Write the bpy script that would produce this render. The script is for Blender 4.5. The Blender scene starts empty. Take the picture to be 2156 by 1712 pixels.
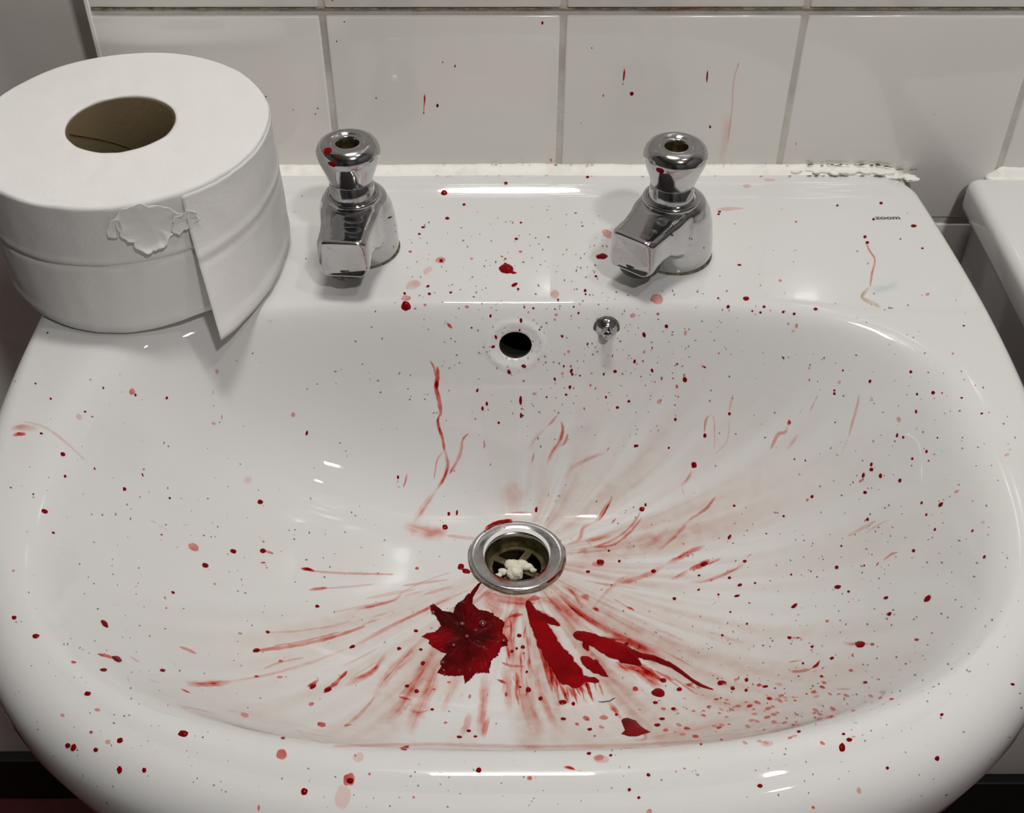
import bpy, bmesh, math, random
import numpy as np
from mathutils import Vector, Matrix, noise
from mathutils.bvhtree import BVHTree
random.seed(7)
PI = math.pi
sc = bpy.context.scene
COL = sc.collection

# ------------------------------------------------------------------ camera
FW, FH, FOC = 2156.0, 1712.0, 2500.0
CAM = Vector((-0.0066, -0.7023, 0.4351))
th, ro, ya = math.radians(42.49), math.radians(0.17), math.radians(0.42)
Fd = Vector((math.sin(ya)*math.cos(th), math.cos(ya)*math.cos(th), -math.sin(th)))
R0 = Fd.cross(Vector((0, 0, 1))).normalized()
U0 = R0.cross(Fd)
Rv = math.cos(ro)*R0 + math.sin(ro)*U0
Uv = -math.sin(ro)*R0 + math.cos(ro)*U0
cd = bpy.data.cameras.new('camera')
cam = bpy.data.objects.new('camera', cd)
COL.objects.link(cam)
m = Matrix.Identity(4)
for i in range(3):
    m[i][0], m[i][1], m[i][2], m[i][3] = Rv[i], Uv[i], -Fd[i], CAM[i]
cam.matrix_world = m
cd.sensor_width = 36
cd.lens = FOC/FW*36
cd.clip_start = 0.01
sc.camera = cam

# ------------------------------------------------------------------ world, light, exposure
w = bpy.data.worlds.new('world')
sc.world = w
w.use_nodes = True
w.node_tree.nodes['Background'].inputs[0].default_value = (0.9, 0.92, 1.0, 1)
w.node_tree.nodes['Background'].inputs[1].default_value = 0.02
sc.view_settings.view_transform = 'Standard'
sc.view_settings.look = 'None'
sc.view_settings.gamma = 1
sc.view_settings.use_curve_mapping = False
sc.view_settings.exposure = -0.14
sc.cycles.transparent_max_bounces = 32
LX, LY, LZ = 0.0, -0.06, 1.50
def area(name, loc, sx, sy, power, col=(1, .97, .93), rot=(0, 0, 0), shape='RECTANGLE'):
    l = bpy.data.lights.new(name, 'AREA')
    l.shape = shape
    l.size, l.size_y, l.energy, l.color = sx, sy, power, col
    o = bpy.data.objects.new(name, l)
    o.location, o.rotation_euler = loc, rot
    COL.objects.link(o)
    return o
area('ceiling_panel_light', (LX, LY, LZ), 0.30, 0.11, 9.5)
area('room_panel_light', (0.50, -1.25, 1.575), 0.13, 0.10, 15, (1, .98, .96))
area('wall_fill_lamp', (0.62, -0.40, 1.57), 0.06, 0.06, 3, shape='DISK')  # unseen lamp, added as fill to brighten the tiled wall

# ------------------------------------------------------------------ helpers
def link(o, parent=None):
    COL.objects.link(o)
    if parent is not None:
        o.parent = parent
    return o
def tag(o, label=None, cat=None, group=None, kind=None):
    if label: o['label'] = label
    if cat: o['category'] = cat
    if group: o['group'] = group
    if kind: o['kind'] = kind
    return o
def empty(name, loc=(0, 0, 0), rz=0):
    o = bpy.data.objects.new(name, None)
    o.empty_display_size = .02
    o.location = loc
    o.rotation_euler = (0, 0, rz)
    return link(o)
def mesh_from(name, V, F, mat, parent=None, smooth=True, attrs=None):
    me = bpy.data.meshes.new(name)
    me.from_pydata([tuple(v) for v in V], [], F)
    me.update()
    if smooth:
        me.polygons.foreach_set('use_smooth', [True]*len(me.polygons))
    if attrs:
        for k, vals in attrs.items():
            a = me.attributes.new(k, 'FLOAT', 'POINT')
            a.data.foreach_set('value', list(vals))
    me.materials.append(mat)
    return link(bpy.data.objects.new(name, me), parent)
def from_bm(name, bm, mat, parent=None, smooth=True):
    me = bpy.data.meshes.new(name)
    bm.to_mesh(me); bm.free()
    if smooth:
        me.polygons.foreach_set('use_smooth', [True]*len(me.polygons))
    me.materials.append(mat)
    return link(bpy.data.objects.new(name, me), parent)
def box_bm(x0, x1, y0, y1, z0, z1, bev=0, seg=2, bm=None):
    bm2 = bmesh.new()
    bmesh.ops.create_cube(bm2, size=1, matrix=Matrix.Translation(((x0+x1)/2, (y0+y1)/2, (z0+z1)/2)) @ Matrix.Diagonal((x1-x0, y1-y0, z1-z0, 1)))
    if bev:
        bmesh.ops.bevel(bm2, geom=bm2.edges[:], offset=bev, segments=seg, profile=.5, affect='EDGES')
    return bm2
def lathe(prof, n=48, off=None, closed=False):
    V, F = [], []
    for (r, z) in prof:
        for k in range(n):
            a = 2*PI*k/n
            ox = off(z) if off else 0
            V.append((r*math.cos(a), r*math.sin(a)+ox, z))
    for i in range(len(prof)-1):
        for k in range(n):
            k2 = (k+1) % n
            F.append((i*n+k, i*n+k2, (i+1)*n+k2, (i+1)*n+k))
    if closed:
        F.append(tuple(range(n))[::-1])
        F.append(tuple((len(prof)-1)*n+k for k in range(n)))
    return V, F

# ------------------------------------------------------------------ materials
def nodes(name):
    m = bpy.data.materials.new(name)
    m.use_nodes = True
    nt = m.node_tree
    return m, nt, nt.nodes['Principled BSDF'], nt.nodes, nt.links
def pmat(name, col, rough=.5, metal=0, coat=0, noise_s=None, noise_amt=0, col2=None, bump=0, bump_s=50, spec=.5, n_lo=.4, n_hi=.65, rough_var=0):
    m, nt, b, N, L = nodes(name)
    b.inputs['Base Color'].default_value = (*col, 1)
    b.inputs['Roughness'].default_value = rough
    b.inputs['Metallic'].default_value = metal
    b.inputs['Specular IOR Level'].default_value = spec
    b.inputs['Coat Weight'].default_value = coat
    b.inputs['Coat Roughness'].default_value = .03
    tc = N.new('ShaderNodeTexCoord')
    if noise_s:
        nz = N.new('ShaderNodeTexNoise'); nz.inputs['Scale'].default_value = noise_s; nz.inputs['Detail'].default_value = 5
        L.new(tc.outputs['Object'], nz.inputs['Vector'])
        mr = N.new('ShaderNodeMapRange'); mr.inputs[1].default_value = n_lo; mr.inputs[2].default_value = n_hi
        mr.inputs[3].default_value = 0; mr.inputs[4].default_value = noise_amt
        L.new(nz.outputs['Fac'], mr.inputs[0])
        mx = N.new('ShaderNodeMix'); mx.data_type = 'RGBA'
        mx.inputs[6].default_value = (*col, 1); mx.inputs[7].default_value = (*(col2 or col), 1)
        L.new(mr.outputs[0], mx.inputs[0]); L.new(mx.outputs[2], b.inputs['Base Color'])
        if rough_var:
            r = N.new('ShaderNodeMapRange'); r.inputs[3].default_value = rough; r.inputs[4].default_value = rough+rough_var
            r.inputs[1].default_value = .4; r.inputs[2].default_value = .7
            L.new(nz.outputs['Fac'], r.inputs[0]); L.new(r.outputs[0], b.inputs['Roughness'])
    if bump:
        nb = N.new('ShaderNodeTexNoise'); nb.inputs['Scale'].default_value = bump_s; nb.inputs['Detail'].default_value = 4
        L.new(tc.outputs['Object'], nb.inputs['Vector'])
        bp = N.new('ShaderNodeBump'); bp.inputs['Strength'].default_value = bump; bp.inputs['Distance'].default_value = .001
        L.new(nb.outputs['Fac'], bp.inputs['Height']); L.new(bp.outputs[0], b.inputs['Normal'])
    return m
M = {}
M['ceramic'] = pmat('white_glazed_ceramic', (.67, .668, .66), .4, coat=1, noise_s=9, noise_amt=.5, col2=(.65, .64, .62), spec=.05)
M['tile'] = pmat('white_glazed_tile', (.87, .835, .80), .2, coat=.8, noise_s=5, noise_amt=.6, col2=(.83, .79, .76), bump=.05, bump_s=14)
M['grout'] = pmat('grey_grout', (.70, .67, .62), .9, noise_s=30, noise_amt=.8, col2=(.52, .48, .43), bump=.5, bump_s=400)
M['caulk'] = pmat('ivory_silicone', (.82, .81, .76), .45, noise_s=70, noise_amt=.6, col2=(.66, .63, .54), bump=.5, bump_s=120, n_lo=.52, n_hi=.75)
M['mould'] = pmat('grey_mould', (.20, .19, .17), .9, noise_s=300, noise_amt=.8, col2=(.42, .40, .36))
M['plaster'] = pmat('grey_painted_plaster', (.93, .89, .83), .6, noise_s=14, noise_amt=.6, col2=(.86, .82, .76), bump=.3, bump_s=60)
M['paint'] = pmat('off_white_room_paint', (.55, .53, .50), .7, noise_s=6, noise_amt=.5, col2=(.5, .48, .45), bump=.1)
M['paintd'] = pmat('grey_room_paint', (.16, .155, .15), .7, noise_s=6, noise_amt=.5, col2=(.13, .125, .12), bump=.1)
M['black'] = pmat('black_gloss_paint', (.006, .006, .006), .5, noise_s=40, noise_amt=.6, col2=(.012, .011, .01))
M['floor'] = pmat('dark_red_lino', (.075, .008, .008), .5, noise_s=40, noise_amt=.8, col2=(.05, .006, .006))
M['door'] = pmat('dark_navy_door_paint', (.015, .02, .05), .4, noise_s=8, noise_amt=.5, col2=(.02, .02, .03))
M['red'] = pmat('dark_red_curtain', (.16, .02, .012), .8, noise_s=8, noise_amt=.5, col2=(.10, .01, .01))
M['chrome'] = pmat('worn_chrome', (.56, .56, .57), .07, metal=1, noise_s=60, noise_amt=.6, col2=(.43, .42, .41), bump=.06, bump_s=160, rough_var=.12)
M['steel'] = pmat('brushed_waste_steel', (.50, .50, .50), .16, metal=1, noise_s=120, noise_amt=.7, col2=(.36, .34, .31), bump=.05, bump_s=300, rough_var=.12)
M['brass'] = pmat('tarnished_brass', (.20, .17, .09), .38, metal=.8, noise_s=150, noise_amt=.9, col2=(.07, .055, .025), bump=.3, bump_s=300)
M['grime'] = pmat('limescale_grime', (.05, .048, .035), .7, noise_s=500, noise_amt=.9, col2=(.16, .15, .11), bump=.8, bump_s=700)
M['rubber'] = pmat('black_nozzle_plastic', (.012, .011, .01), .45, noise_s=200, noise_amt=.5, col2=(.03, .025, .02))
M['rust'] = pmat('brown_seal_grime', (.10, .075, .04), .8, noise_s=180, noise_amt=.9, col2=(.28, .24, .16), bump=.4, bump_s=400)
M['card'] = pmat('brown_cardboard', (.10, .07, .03), .85, noise_s=30, noise_amt=.6, col2=(.07, .048, .02), bump=.3, bump_s=300)
M['gum'] = pmat('cream_soap_pulp', (.72, .70, .58), .75, noise_s=90, noise_amt=.7, col2=(.55, .52, .40), bump=.8, bump_s=350)
M['ink'] = pmat('grey_printed_ink', (.09, .09, .09), .4, noise_s=800, noise_amt=.5, col2=(.16, .16, .16))
M['hair'] = pmat('dark_hair', (.06, .055, .045), .5, noise_s=900, noise_amt=.5, col2=(.12, .11, .09))
M['speck'] = pmat('dark_dried_speck', (.13, .105, .10), .5, noise_s=120, noise_amt=1, col2=(.30, .25, .24), n_lo=.35, n_hi=.65)
M['speckred'] = pmat('dried_red_speck', (.28, .03, .03), .4, noise_s=120, noise_amt=1, col2=(.40, .12, .11), n_lo=.35, n_hi=.65)
M['cavity'] = pmat('grimy_shaded_overflow', (.02, .015, .01), .9, noise_s=90, noise_amt=.8, col2=(.04, .03, .02))  # brown grime, darkened so the shade of the hole is in the colour
M['flake'] = pmat('yellowed_flake', (.22, .17, .09), .9, noise_s=60, noise_amt=.8, col2=(.08, .06, .03))
M['frame'] = pmat('white_light_frame', (.7, .7, .7), .5, noise_s=8, noise_amt=.2, col2=(.65, .65, .65))
def paper_mat():
    m, nt, b, N, L = nodes('white_tissue_paper')
    b.inputs['Roughness'].default_value = .95
    b.inputs['Specular IOR Level'].default_value = .1
    tc = N.new('ShaderNodeTexCoord')
    n1 = N.new('ShaderNodeTexNoise'); n1.inputs['Scale'].default_value = 30; n1.inputs['Detail'].default_value = 6
    n2 = N.new('ShaderNodeTexNoise'); n2.inputs['Scale'].default_value = 500; n2.inputs['Detail'].default_value = 3
    L.new(tc.outputs['Object'], n1.inputs['Vector']); L.new(tc.outputs['Object'], n2.inputs['Vector'])
    mx = N.new('ShaderNodeMix'); mx.data_type = 'RGBA'
    mx.inputs[6].default_value = (.79, .78, .765, 1); mx.inputs[7].default_value = (.755, .745, .725, 1)
    L.new(n1.outputs['Fac'], mx.inputs[0]); L.new(mx.outputs[2], b.inputs['Base Color'])
    ad = N.new('ShaderNodeMath'); ad.operation = 'MULTIPLY_ADD'; ad.inputs[1].default_value = .35
    L.new(n2.outputs['Fac'], ad.inputs[0]); L.new(n1.outputs['Fac'], ad.inputs[2])
    bp = N.new('ShaderNodeBump'); bp.inputs['Strength'].default_value = .35; bp.inputs['Distance'].default_value = .0012
    L.new(ad.outputs[0], bp.inputs['Height']); L.new(bp.outputs[0], b.inputs['Normal'])
    return m
M['paper'] = paper_mat()
def blood_mat(name, cols, op0, op1, deep, wob=.25):
    """thin liquid film: tinted transmission where thin, opaque glossy red where thick; thickness in attribute 'den'"""
    m, nt, b, N, L = nodes(name)
    at = N.new('ShaderNodeAttribute'); at.attribute_name = 'den'
    tc = N.new('ShaderNodeTexCoord')
    nz = N.new('ShaderNodeTexNoise'); nz.inputs['Scale'].default_value = 160; nz.inputs['Detail'].default_value = 4
    L.new(tc.outputs['Object'], nz.inputs['Vector'])
    mr = N.new('ShaderNodeMapRange'); mr.inputs[1].default_value = .3; mr.inputs[2].default_value = .7
    mr.inputs[3].default_value = 1-wob; mr.inputs[4].default_value = 1+wob
    L.new(nz.outputs['Fac'], mr.inputs[0])
    mu = N.new('ShaderNodeMath'); mu.operation = 'MULTIPLY'; mu.use_clamp = True
    L.new(at.outputs['Fac'], mu.inputs[0]); L.new(mr.outputs[0], mu.inputs[1])
    cr = N.new('ShaderNodeValToRGB')
    els = cr.color_ramp.elements
    els[0].position = 0; els[0].color = (1, 1, 1, 1)
    els[1].position = 1; els[1].color = (*cols[-1], 1)
    for k, c in enumerate(cols[:-1]):
        e = els.new((k+1)/len(cols)); e.color = (*c, 1)
    L.new(mu.outputs[0], cr.inputs[0])
    tr = N.new('ShaderNodeBsdfTransparent'); L.new(cr.outputs[0], tr.inputs[0])
    b.inputs['Base Color'].default_value = (*deep, 1)
    b.inputs['Roughness'].default_value = .06
    b.inputs['Specular IOR Level'].default_value = .09
    sm = N.new('ShaderNodeMapRange'); sm.interpolation_type = 'SMOOTHSTEP'
    sm.inputs[1].default_value = op0; sm.inputs[2].default_value = op1
    L.new(mu.outputs[0], sm.inputs[0])
    mix = N.new('ShaderNodeMixShader')
    L.new(sm.outputs[0], mix.inputs[0]); L.new(tr.outputs[0], mix.inputs[1]); L.new(b.outputs[0], mix.inputs[2])
    L.new(mix.outputs[0], N['Material Output'].inputs[0])
    return m
M['blood'] = blood_mat('fresh_blood_film', [(.965, .85, .83), (.92, .58, .55), (.84, .21, .20), (.62, .03, .03)], .62, .92, (.24, .001, .004))
M['clot'] = blood_mat('thick_dark_blood', [(.85, .45, .42), (.6, .08, .07), (.4, .01, .01), (.3, .0, .0)], .2, .45, (.20, .0006, .003), .1)
M['clotd'] = blood_mat('clotted_dark_blood', [(.85, .45, .42), (.6, .08, .07), (.4, .01, .01), (.3, .0, .0)], .2, .45, (.20, .0006, .003), .1)
_n = M['clotd'].node_tree
_b = [x for x in _n.nodes if x.type == 'BSDF_PRINCIPLED'][0]
_z = _n.nodes.new('ShaderNodeTexNoise'); _z.inputs['Scale'].default_value = 42; _z.inputs['Detail'].default_value = 4
_c = _n.nodes.new('ShaderNodeValToRGB'); _c.color_ramp.elements[0].position = .38; _c.color_ramp.elements[0].color = (.045, .0003, .0008, 1); _c.color_ramp.elements[1].position = .62; _c.color_ramp.elements[1].color = (.20, .0006, .003, 1)
_t = _n.nodes.new('ShaderNodeTexCoord'); _n.links.new(_t.outputs['Object'], _z.inputs['Vector']); _n.links.new(_z.outputs['Fac'], _c.inputs[0]); _n.links.new(_c.outputs[0], _b.inputs['Base Color'])
M['clotb'] = M['clotd'].copy(); M['clotb'].name = 'bright_thick_blood'
for _x in M['clotb'].node_tree.nodes:
    if _x.type == 'VALTORGB' and abs(_x.color_ramp.elements[0].position-.38) < .01:
        _x.color_ramp.elements[0].color = (.15, .0006, .002, 1); _x.color_ramp.elements[1].color = (.30, .0015, .005, 1)
M['water'] = blood_mat('diluted_blood_wash', [(.93, .865, .835), (.87, .72, .68), (.80, .52, .48), (.7, .3, .27)], .9, 1.0, (.2, .002, .004), .35)
M['stain'] = blood_mat('pale_brown_stain', [(.93, .89, .84), (.84, .77, .68), (.72, .63, .5), (.6, .5, .4)], .95, 1.0, (.3, .25, .2))
M['bluestain'] = blood_mat('pale_blue_stain', [(.90, .95, .96), (.80, .9, .93), (.7, .85, .9), (.6, .8, .9)], .95, 1.0, (.3, .4, .5))

# ------------------------------------------------------------------ setting
WY = 0.008            # face of the tiled wall
CX = -0.265           # outer corner of the tiled wall
LYW = 0.043           # recessed painted wall on the left
FLZ = -0.868
def slab(name, x0, x1, y0, y1, z0, z1, mat, kind='structure', bev=0):
    o = from_bm(name, box_bm(x0, x1, y0, y1, z0, z1, bev), mat, None, False)
    o['kind'] = kind
    return o
wall = slab('wall_back', CX+.0015, 1.3, WY+.0012, .14, FLZ, 1.6, M['grout'])
slab('wall_left', -1.3, CX+.0015, LYW, .14, FLZ, 1.6, M['plaster'])
slab('wall_right', 1.3, 1.36, -2.3, .14, FLZ, 1.6, M['paintd'])
slab('wall_far_left', -1.36, -1.3, -2.3, .14, FLZ, 1.6, M['paintd'])
slab('wall_front', -1.36, 1.36, -2.36, -2.3, FLZ, 1.6, M['paintd'])
slab('floor', -1.36, 1.36, -2.36, .14, FLZ-.04, FLZ, M['floor'])
slab('ceiling', -1.36, 1.36, -2.36, .14, 1.6, 1.64, M['paint'])
slab('baseboard_back', CX+.0015, 1.3, WY-.012, WY+.0022, FLZ, -.785, M['black'], bev=.002)
slab('baseboard_left', -1.3, CX+.0015, LYW-.014, LYW, FLZ, -.785, M['black'], bev=.002)
d = slab('added_dark_door', -.62, .12, -2.3, -2.26, FLZ, 1.12, M['door'], bev=.004)  # unseen door, added to give the chrome something dark to reflect
hv, hf = lathe([(.0, 0), (.012, 0), (.012, .03), (.024, .036), (.026, .05), (.018, .058), (0, .06)], 20)
hd = mesh_from('door_knob', [(x+.04, -2.26+z, y+.1) for x, y, z in hv], hf, M['chrome'], d)
# tiles, one object each
jx = [CX, -.1205, .030, .181, .3325, .4835, .635, .786, .937, 1.088, 1.239, 1.3]
jz = [-.785, -.657, -.502, -.347, -.192, -.037, .1175, .2725, .4275, .5825, .7375, .8925]
tile_cache = {}
rt = random.Random(3)
for a in range(len(jx)-1):
    for c in range(len(jz)-1):
        x0, x1 = jx[a]+(.0 if a == 0 else .0019), jx[a+1]-.0019
        z0, z1 = jz[c]+.0022, jz[c+1]-.0026
        key = (round(x1-x0, 4), round(z1-z0, 4))
        if key not in tile_cache:
            bm = box_bm(-key[0]/2, key[0]/2, -.0022, .0040, -key[1]/2, key[1]/2, .0016, 3)
            me = bpy.data.meshes.new('tile'); bm.to_mesh(me); bm.free()
            me.polygons.foreach_set('use_smooth', [True]*len(me.polygons))
            me.materials.append(M['tile'])
            tile_cache[key] = me
        o = bpy.data.objects.new('tile', tile_cache[key])
        o.location = ((x0+x1)/2, WY+.0022, (z0+z1)/2)
        o.rotation_euler = (rt.uniform(-.002, .002), 0, rt.uniform(-.002, .002))
        link(o, wall)
# painted plaster above the tiling
slab('trim_1', CX, 1.3, WY-.001, WY+.0022, .8925, 1.6, M['paint'])
# return of the tiled wall's outer corner
slab('trim_2', CX-.0015, CX+.0015, WY-.0005, LYW, FLZ, 1.6, M['plaster'], bev=.0007)
# dark flaking grout line under the upper course (part of the wall)
rv, rf = [], []
for k in range(260):
    x = CX + .002 + k*(.62/259)
    h = .0005+.0005*noise.noise((x*60, 0, 0))+.0004*noise.noise((x*300, 3, 0))
    h = max(h*.8, .0001)
    zc = jz[6]+.0016
    rv += [(x, WY-.0001, zc-h), (x, WY-.0001, zc+h*.8), (x, WY+.002, zc+h*.8)]
    if k:
        b0 = (k-1)*3
        rf += [(b0, b0+3, b0+4, b0+1), (b0+1, b0+4, b0+5, b0+2)]
mesh_from('dirt_line', rv, rf, M['rust'], wall)

# ------------------------------------------------------------------ washbasin
DX, DY, DZ, DR = 0.0, -0.2384, -0.110, 0.0286
NA = 720
ang = np.arange(NA)*2*np.pi/NA
dxs, dys = np.cos(ang), np.sin(ang)
def dense_outline_out():
    P = []
    # back edge right to left, rounded corners, flared sides, superellipse front
    r = .020
    yb = .0045
    xs = .2745
    for t in np.linspace(0, 1, 60): P.append((xs-r-(2*(xs-r))*t, yb))
    for t in np.linspace(0, np.pi/2, 16): P.append((-xs+r-r*np.sin(t), yb-r+r*np.cos(t)))
    for t in np.linspace(0, 1, 40)[1:]:
        y = yb-r-(0.2+yb-r)*t
        P.append((-(xs+(.285-xs)*(1-(1-t)**1.8)), y))
    for t in np.linspace(0, np.pi, 400)[1:-1]:
        c, s = np.cos(t), np.sin(t)
        P.append((-.285*np.sign(c)*abs(c)**(2/2.6), -.2-.281*abs(s)**(2/2.6)))
    left = [p for p in P if p[0] < 0 and p[1] > -.2001]
    for (x, y) in left[::-1]: P.append((-x, y))
    return np.array(P)
def dense_outline_in():
    P = []
    for t in np.linspace(0, 2*np.pi, 2400, endpoint=False):
        c, s = np.cos(t), np.sin(t)
        n, b = (3.6, .120) if s > 0 else (2.7, .180)
        P.append((.243*np.sign(c)*abs(c)**(2/n), -.255+np.sign(s)*b*abs(s)**(2/n)))
    return np.array(P)
def polar_r(P):
    a = np.arctan2(P[:, 1]-DY, P[:, 0]-DX) % (2*np.pi)
    r = np.hypot(P[:, 0]-DX, P[:, 1]-DY)
    o = np.argsort(a); a, r = a[o], r[o]
    a = np.concatenate([a[-3:]-2*np.pi, a, a[:3]+2*np.pi]); r = np.concatenate([r[-3:], r, r[:3]])
    return np.interp(ang, a, r)
Rout, Rin = polar_r(dense_outline_out()), polar_r(dense_outline_in())
def pchip(xk, yk, x):
    xk, yk = np.array(xk, float), np.array(yk, float)
    h = np.diff(xk); dl = np.diff(yk)/h
    mm = np.zeros(len(xk))
    for i in range(1, len(xk)-1):
        if dl[i-1]*dl[i] > 0: mm[i] = 2*dl[i-1]*dl[i]/(dl[i-1]+dl[i])
    mm[0], mm[-1] = 0, dl[-1]
    i = np.clip(np.searchsorted(xk, x)-1, 0, len(h)-1)
    t = np.clip((x-xk[i])/h[i], 0, 1)
    return ((2*t**3-3*t**2+1)*yk[i]+(t**3-2*t**2+t)*h[i]*mm[i]+(-2*t**3+3*t**2)*yk[i+1]+(t**3-t**2)*h[i]*mm[i+1])
PB = ([0, .12, .3, .5, .72, .88, 1], [-.1115, -.1085, -.094, -.070, -.036, -.012, .0])
PS = ([0, .12, .3, .5, .68, .84, .94, 1], [-.1115, -.110, -.103, -.089, -.066, -.034, -.012, 0])
PF = ([0, .2, .4, .6, .75, .87, .95, 1], [-.1115, -.109, -.104, -.094, -.078, -.050, -.022, 0])
NR = 420
R0_ = .0195
rho = np.where(dys > .25, .005, .0)
wb = np.clip(dys, 0, 1)**2; wf = np.clip(-dys, 0, 1)**2; ws = dxs**2
# roll-over radius of the outer edge: tight at the back and sides, fuller at the front
fr = np.clip((-(DY+Rout*dys)-.12)/.30, 0, 1); fr = fr*fr*(3-2*fr)
RHO = .007+.017*fr
Redge = Rout-RHO
rr = R0_+(Redge-R0_)[:, None]*np.linspace(0, 1, NR)[None, :]
T = (rr-DR)/(Rin-DR)[:, None]
Tc = np.clip(T, 0, 1)
Z = wb[:, None]*pchip(*PB, Tc)+ws[:, None]*pchip(*PS, Tc)+wf[:, None]*pchip(*PF, Tc)
Z = Z/(wb+ws+wf)[:, None]
# gaussian rounding of the lip along each ray
def gsm(Z, sig):
    out = np.zeros_like(Z)
    for i in range(NA):
        step = (Redge[i]-R0_)/(NR-1)
        s = sig[i]/step
        k = int(3*s)+1
        g = np.exp(-.5*(np.arange(-k, k+1)/s)**2); g /= g.sum()
        out[i] = np.convolve(np.concatenate([np.full(k, Z[i, 0]), Z[i], np.full(k, Z[i, -1])]), g, 'valid')
    return out
sig = .0022*wb+.0085*ws+.0030*wf
Z = gsm(Z, sig)
X = DX+rr*dxs[:, None]; Y = DY+rr*dys[:, None]
def sst(a, b, v):
    t = np.clip((v-a)/(b-a), 0, 1); return t*t*(3-2*t)
Z += (.0052+.0006*np.exp(-((X+.003)/.055)**4))*sst(-.0225, -.0075, Y)*(1-sst(.245, .27, np.abs(X)))
# gentle crown of the front rim
band = np.clip((rr-Rin[:, None])/(Redge-Rin+1e-6)[:, None], 0, 1)
Z += .0022*np.sin(np.pi*band)*(wf*fr)[:, None]
# overflow boss (raised ring around the overflow hole)
sel = np.unique(np.concatenate([np.arange(0, NR, 3), np.arange(int(NR*.25), int(NR*.55), 2), np.arange(int(NR*.88), NR)]))
Vb = np.stack([X[:, sel], Y[:, sel], Z[:, sel]], 2)   # NA x K x 3
K = Vb.shape[1]
extra = []
zed = Z[:, -1]
for t in np.linspace(0, PI/2, 9)[1:]:
    extra.append(np.stack([DX+(Redge+RHO*np.sin(t))*dxs, DY+(Redge+RHO*np.sin(t))*dys, zed-RHO*(1-np.cos(t))], 1))
for (s, z) in [(0, -.035), (.004, -.055), (.012, -.07), (.05, -.10), (.12, -.135)]:
    rr2 = np.maximum(Rout-s*np.clip(Rout/.28, .4, 1.6), .05)
    yy = DY+rr2*dys
    extra.append(np.stack([DX+rr2*dxs, yy, np.full(NA, z)], 1))
for (r_, z) in [(.09, -.155), (.045, -.17), (.03, -.20)]:
    extra.append(np.stack([DX+r_*dxs, DY+r_*dys, np.full(NA, z)], 1))
E_ = np.stack(extra, 1)
Vall = np.concatenate([Vb, E_], 1)
KK = Vall.shape[1]
Vl = Vall.reshape(-1, 3)
Fl = []
for i in range(NA):
    i2 = (i+1) % NA
    for k in range(KK-1):
        Fl.append((i*KK+k, i*KK+k+1, i2*KK+k+1, i2*KK+k))

def ray_dir(px, py):
    return (Fd+(px-FW/2)/FOC*Rv-(py-FH/2)/FOC*Uv).normalized()
bvh0 = BVHTree.FromPolygons([Vector(v) for v in Vl.tolist()], Fl)
# overflow hole in the back wall of the bowl
oc, on, _, _ = bvh0.ray_cast(CAM, ray_dir(1085, 727))
if on.dot(Vector((0, -1, 1))) < 0: on = -on
ou = Vector((1, 0, 0)); ov = on.cross(ou).normalized(); ou = ov.cross(on).normalized()
oc1, _, _, _ = bvh0.ray_cast(CAM, ray_dir(1085, 702)); oc2, _, _, _ = bvh0.ray_cast(CAM, ray_dir(1085, 754))
OA, OB = .0101, (oc1-oc2).length/2*1.1
oc = (oc1+oc2)/2
basin = empty('washbasin', (0, 0, 0))
tag(basin, 'white ceramic washbasin splashed with blood, fixed against the tiled wall', 'sink')
bm = bmesh.new()
bvs = [bm.verts.new(v) for v in Vl.tolist()]
kill = set()
def ell(v):
    d = v-oc
    return math.hypot(d.dot(ou)/OA, d.dot(ov)/OB), d.dot(on)
for idx, f in enumerate(Fl):
    c = (bvs[f[0]].co+bvs[f[2]].co)/2
    if abs(c.x) < .03 and c.y > -.22 and c.z < .002:
        e, dn = ell(c)
        if e < 1 and abs(dn) < .01:
            kill.add(idx); continue
    bm.faces.new([bvs[i] for i in f])
bm.verts.ensure_lookup_table()
# raised boss round the hole
for v in bvs:
    if abs(v.co.x) < .03 and -.22 < v.co.y < -.12 and v.co.z > -.09:
        e, dn = ell(v.co)
        if abs(dn) < .02:
            rmm = e
            v.co += on*(.0009*math.exp(-((rmm-1.65)/.2)**2) - .0009*math.exp(-((rmm-1.0)/.25)**2))
# snap the hole's rim to a clean ellipse and extrude it inwards
bd = [e for e in bm.edges if len(e.link_faces) == 1 and all(abs(v.co.x) < .03 and v.co.y < -.12 and v.co.y > -.22 and v.co.z > -.09 for v in e.verts)]
rim = set(v for e in bd for v in e.verts)
for v in rim:
    d = v.co-oc
    a_, b_, n_ = d.dot(ou)/OA, d.dot(ov)/OB, d.dot(on)
    q = math.hypot(a_, b_)
    v.co = oc+ou*(a_/q*OA)+ov*(b_/q*OB)+on*(n_*.6)
n_first = len(bm.faces)
for st, dep in ((.97, .0015), (.97, .004), (1.0, .012), (1.0, .024), (1.0, .034)):
    ex = bmesh.ops.extrude_edge_only(bm, edges=bd)
    vs = [g for g in ex['geom'] if isinstance(g, bmesh.types.BMVert)]
    bd = [g for g in ex['geom'] if isinstance(g, bmesh.types.BMEdge)]
    for v in vs:
        d = v.co-oc
        v.co = oc+(d-on*d.dot(on))*st+on*(d.dot(on)-dep)
bmesh.ops.contextual_create(bm, geom=bd)
for v in [v for v in bm.verts if not v.link_faces]: bm.verts.remove(v)
bmesh.ops.recalc_face_normals(bm, faces=bm.faces[:])
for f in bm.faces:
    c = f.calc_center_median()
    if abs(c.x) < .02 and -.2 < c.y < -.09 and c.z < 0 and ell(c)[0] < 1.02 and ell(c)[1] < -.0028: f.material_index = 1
body = from_bm('basin_body', bm, M['ceramic'], basin)
body.data.materials.append(M['cavity'])

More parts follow.
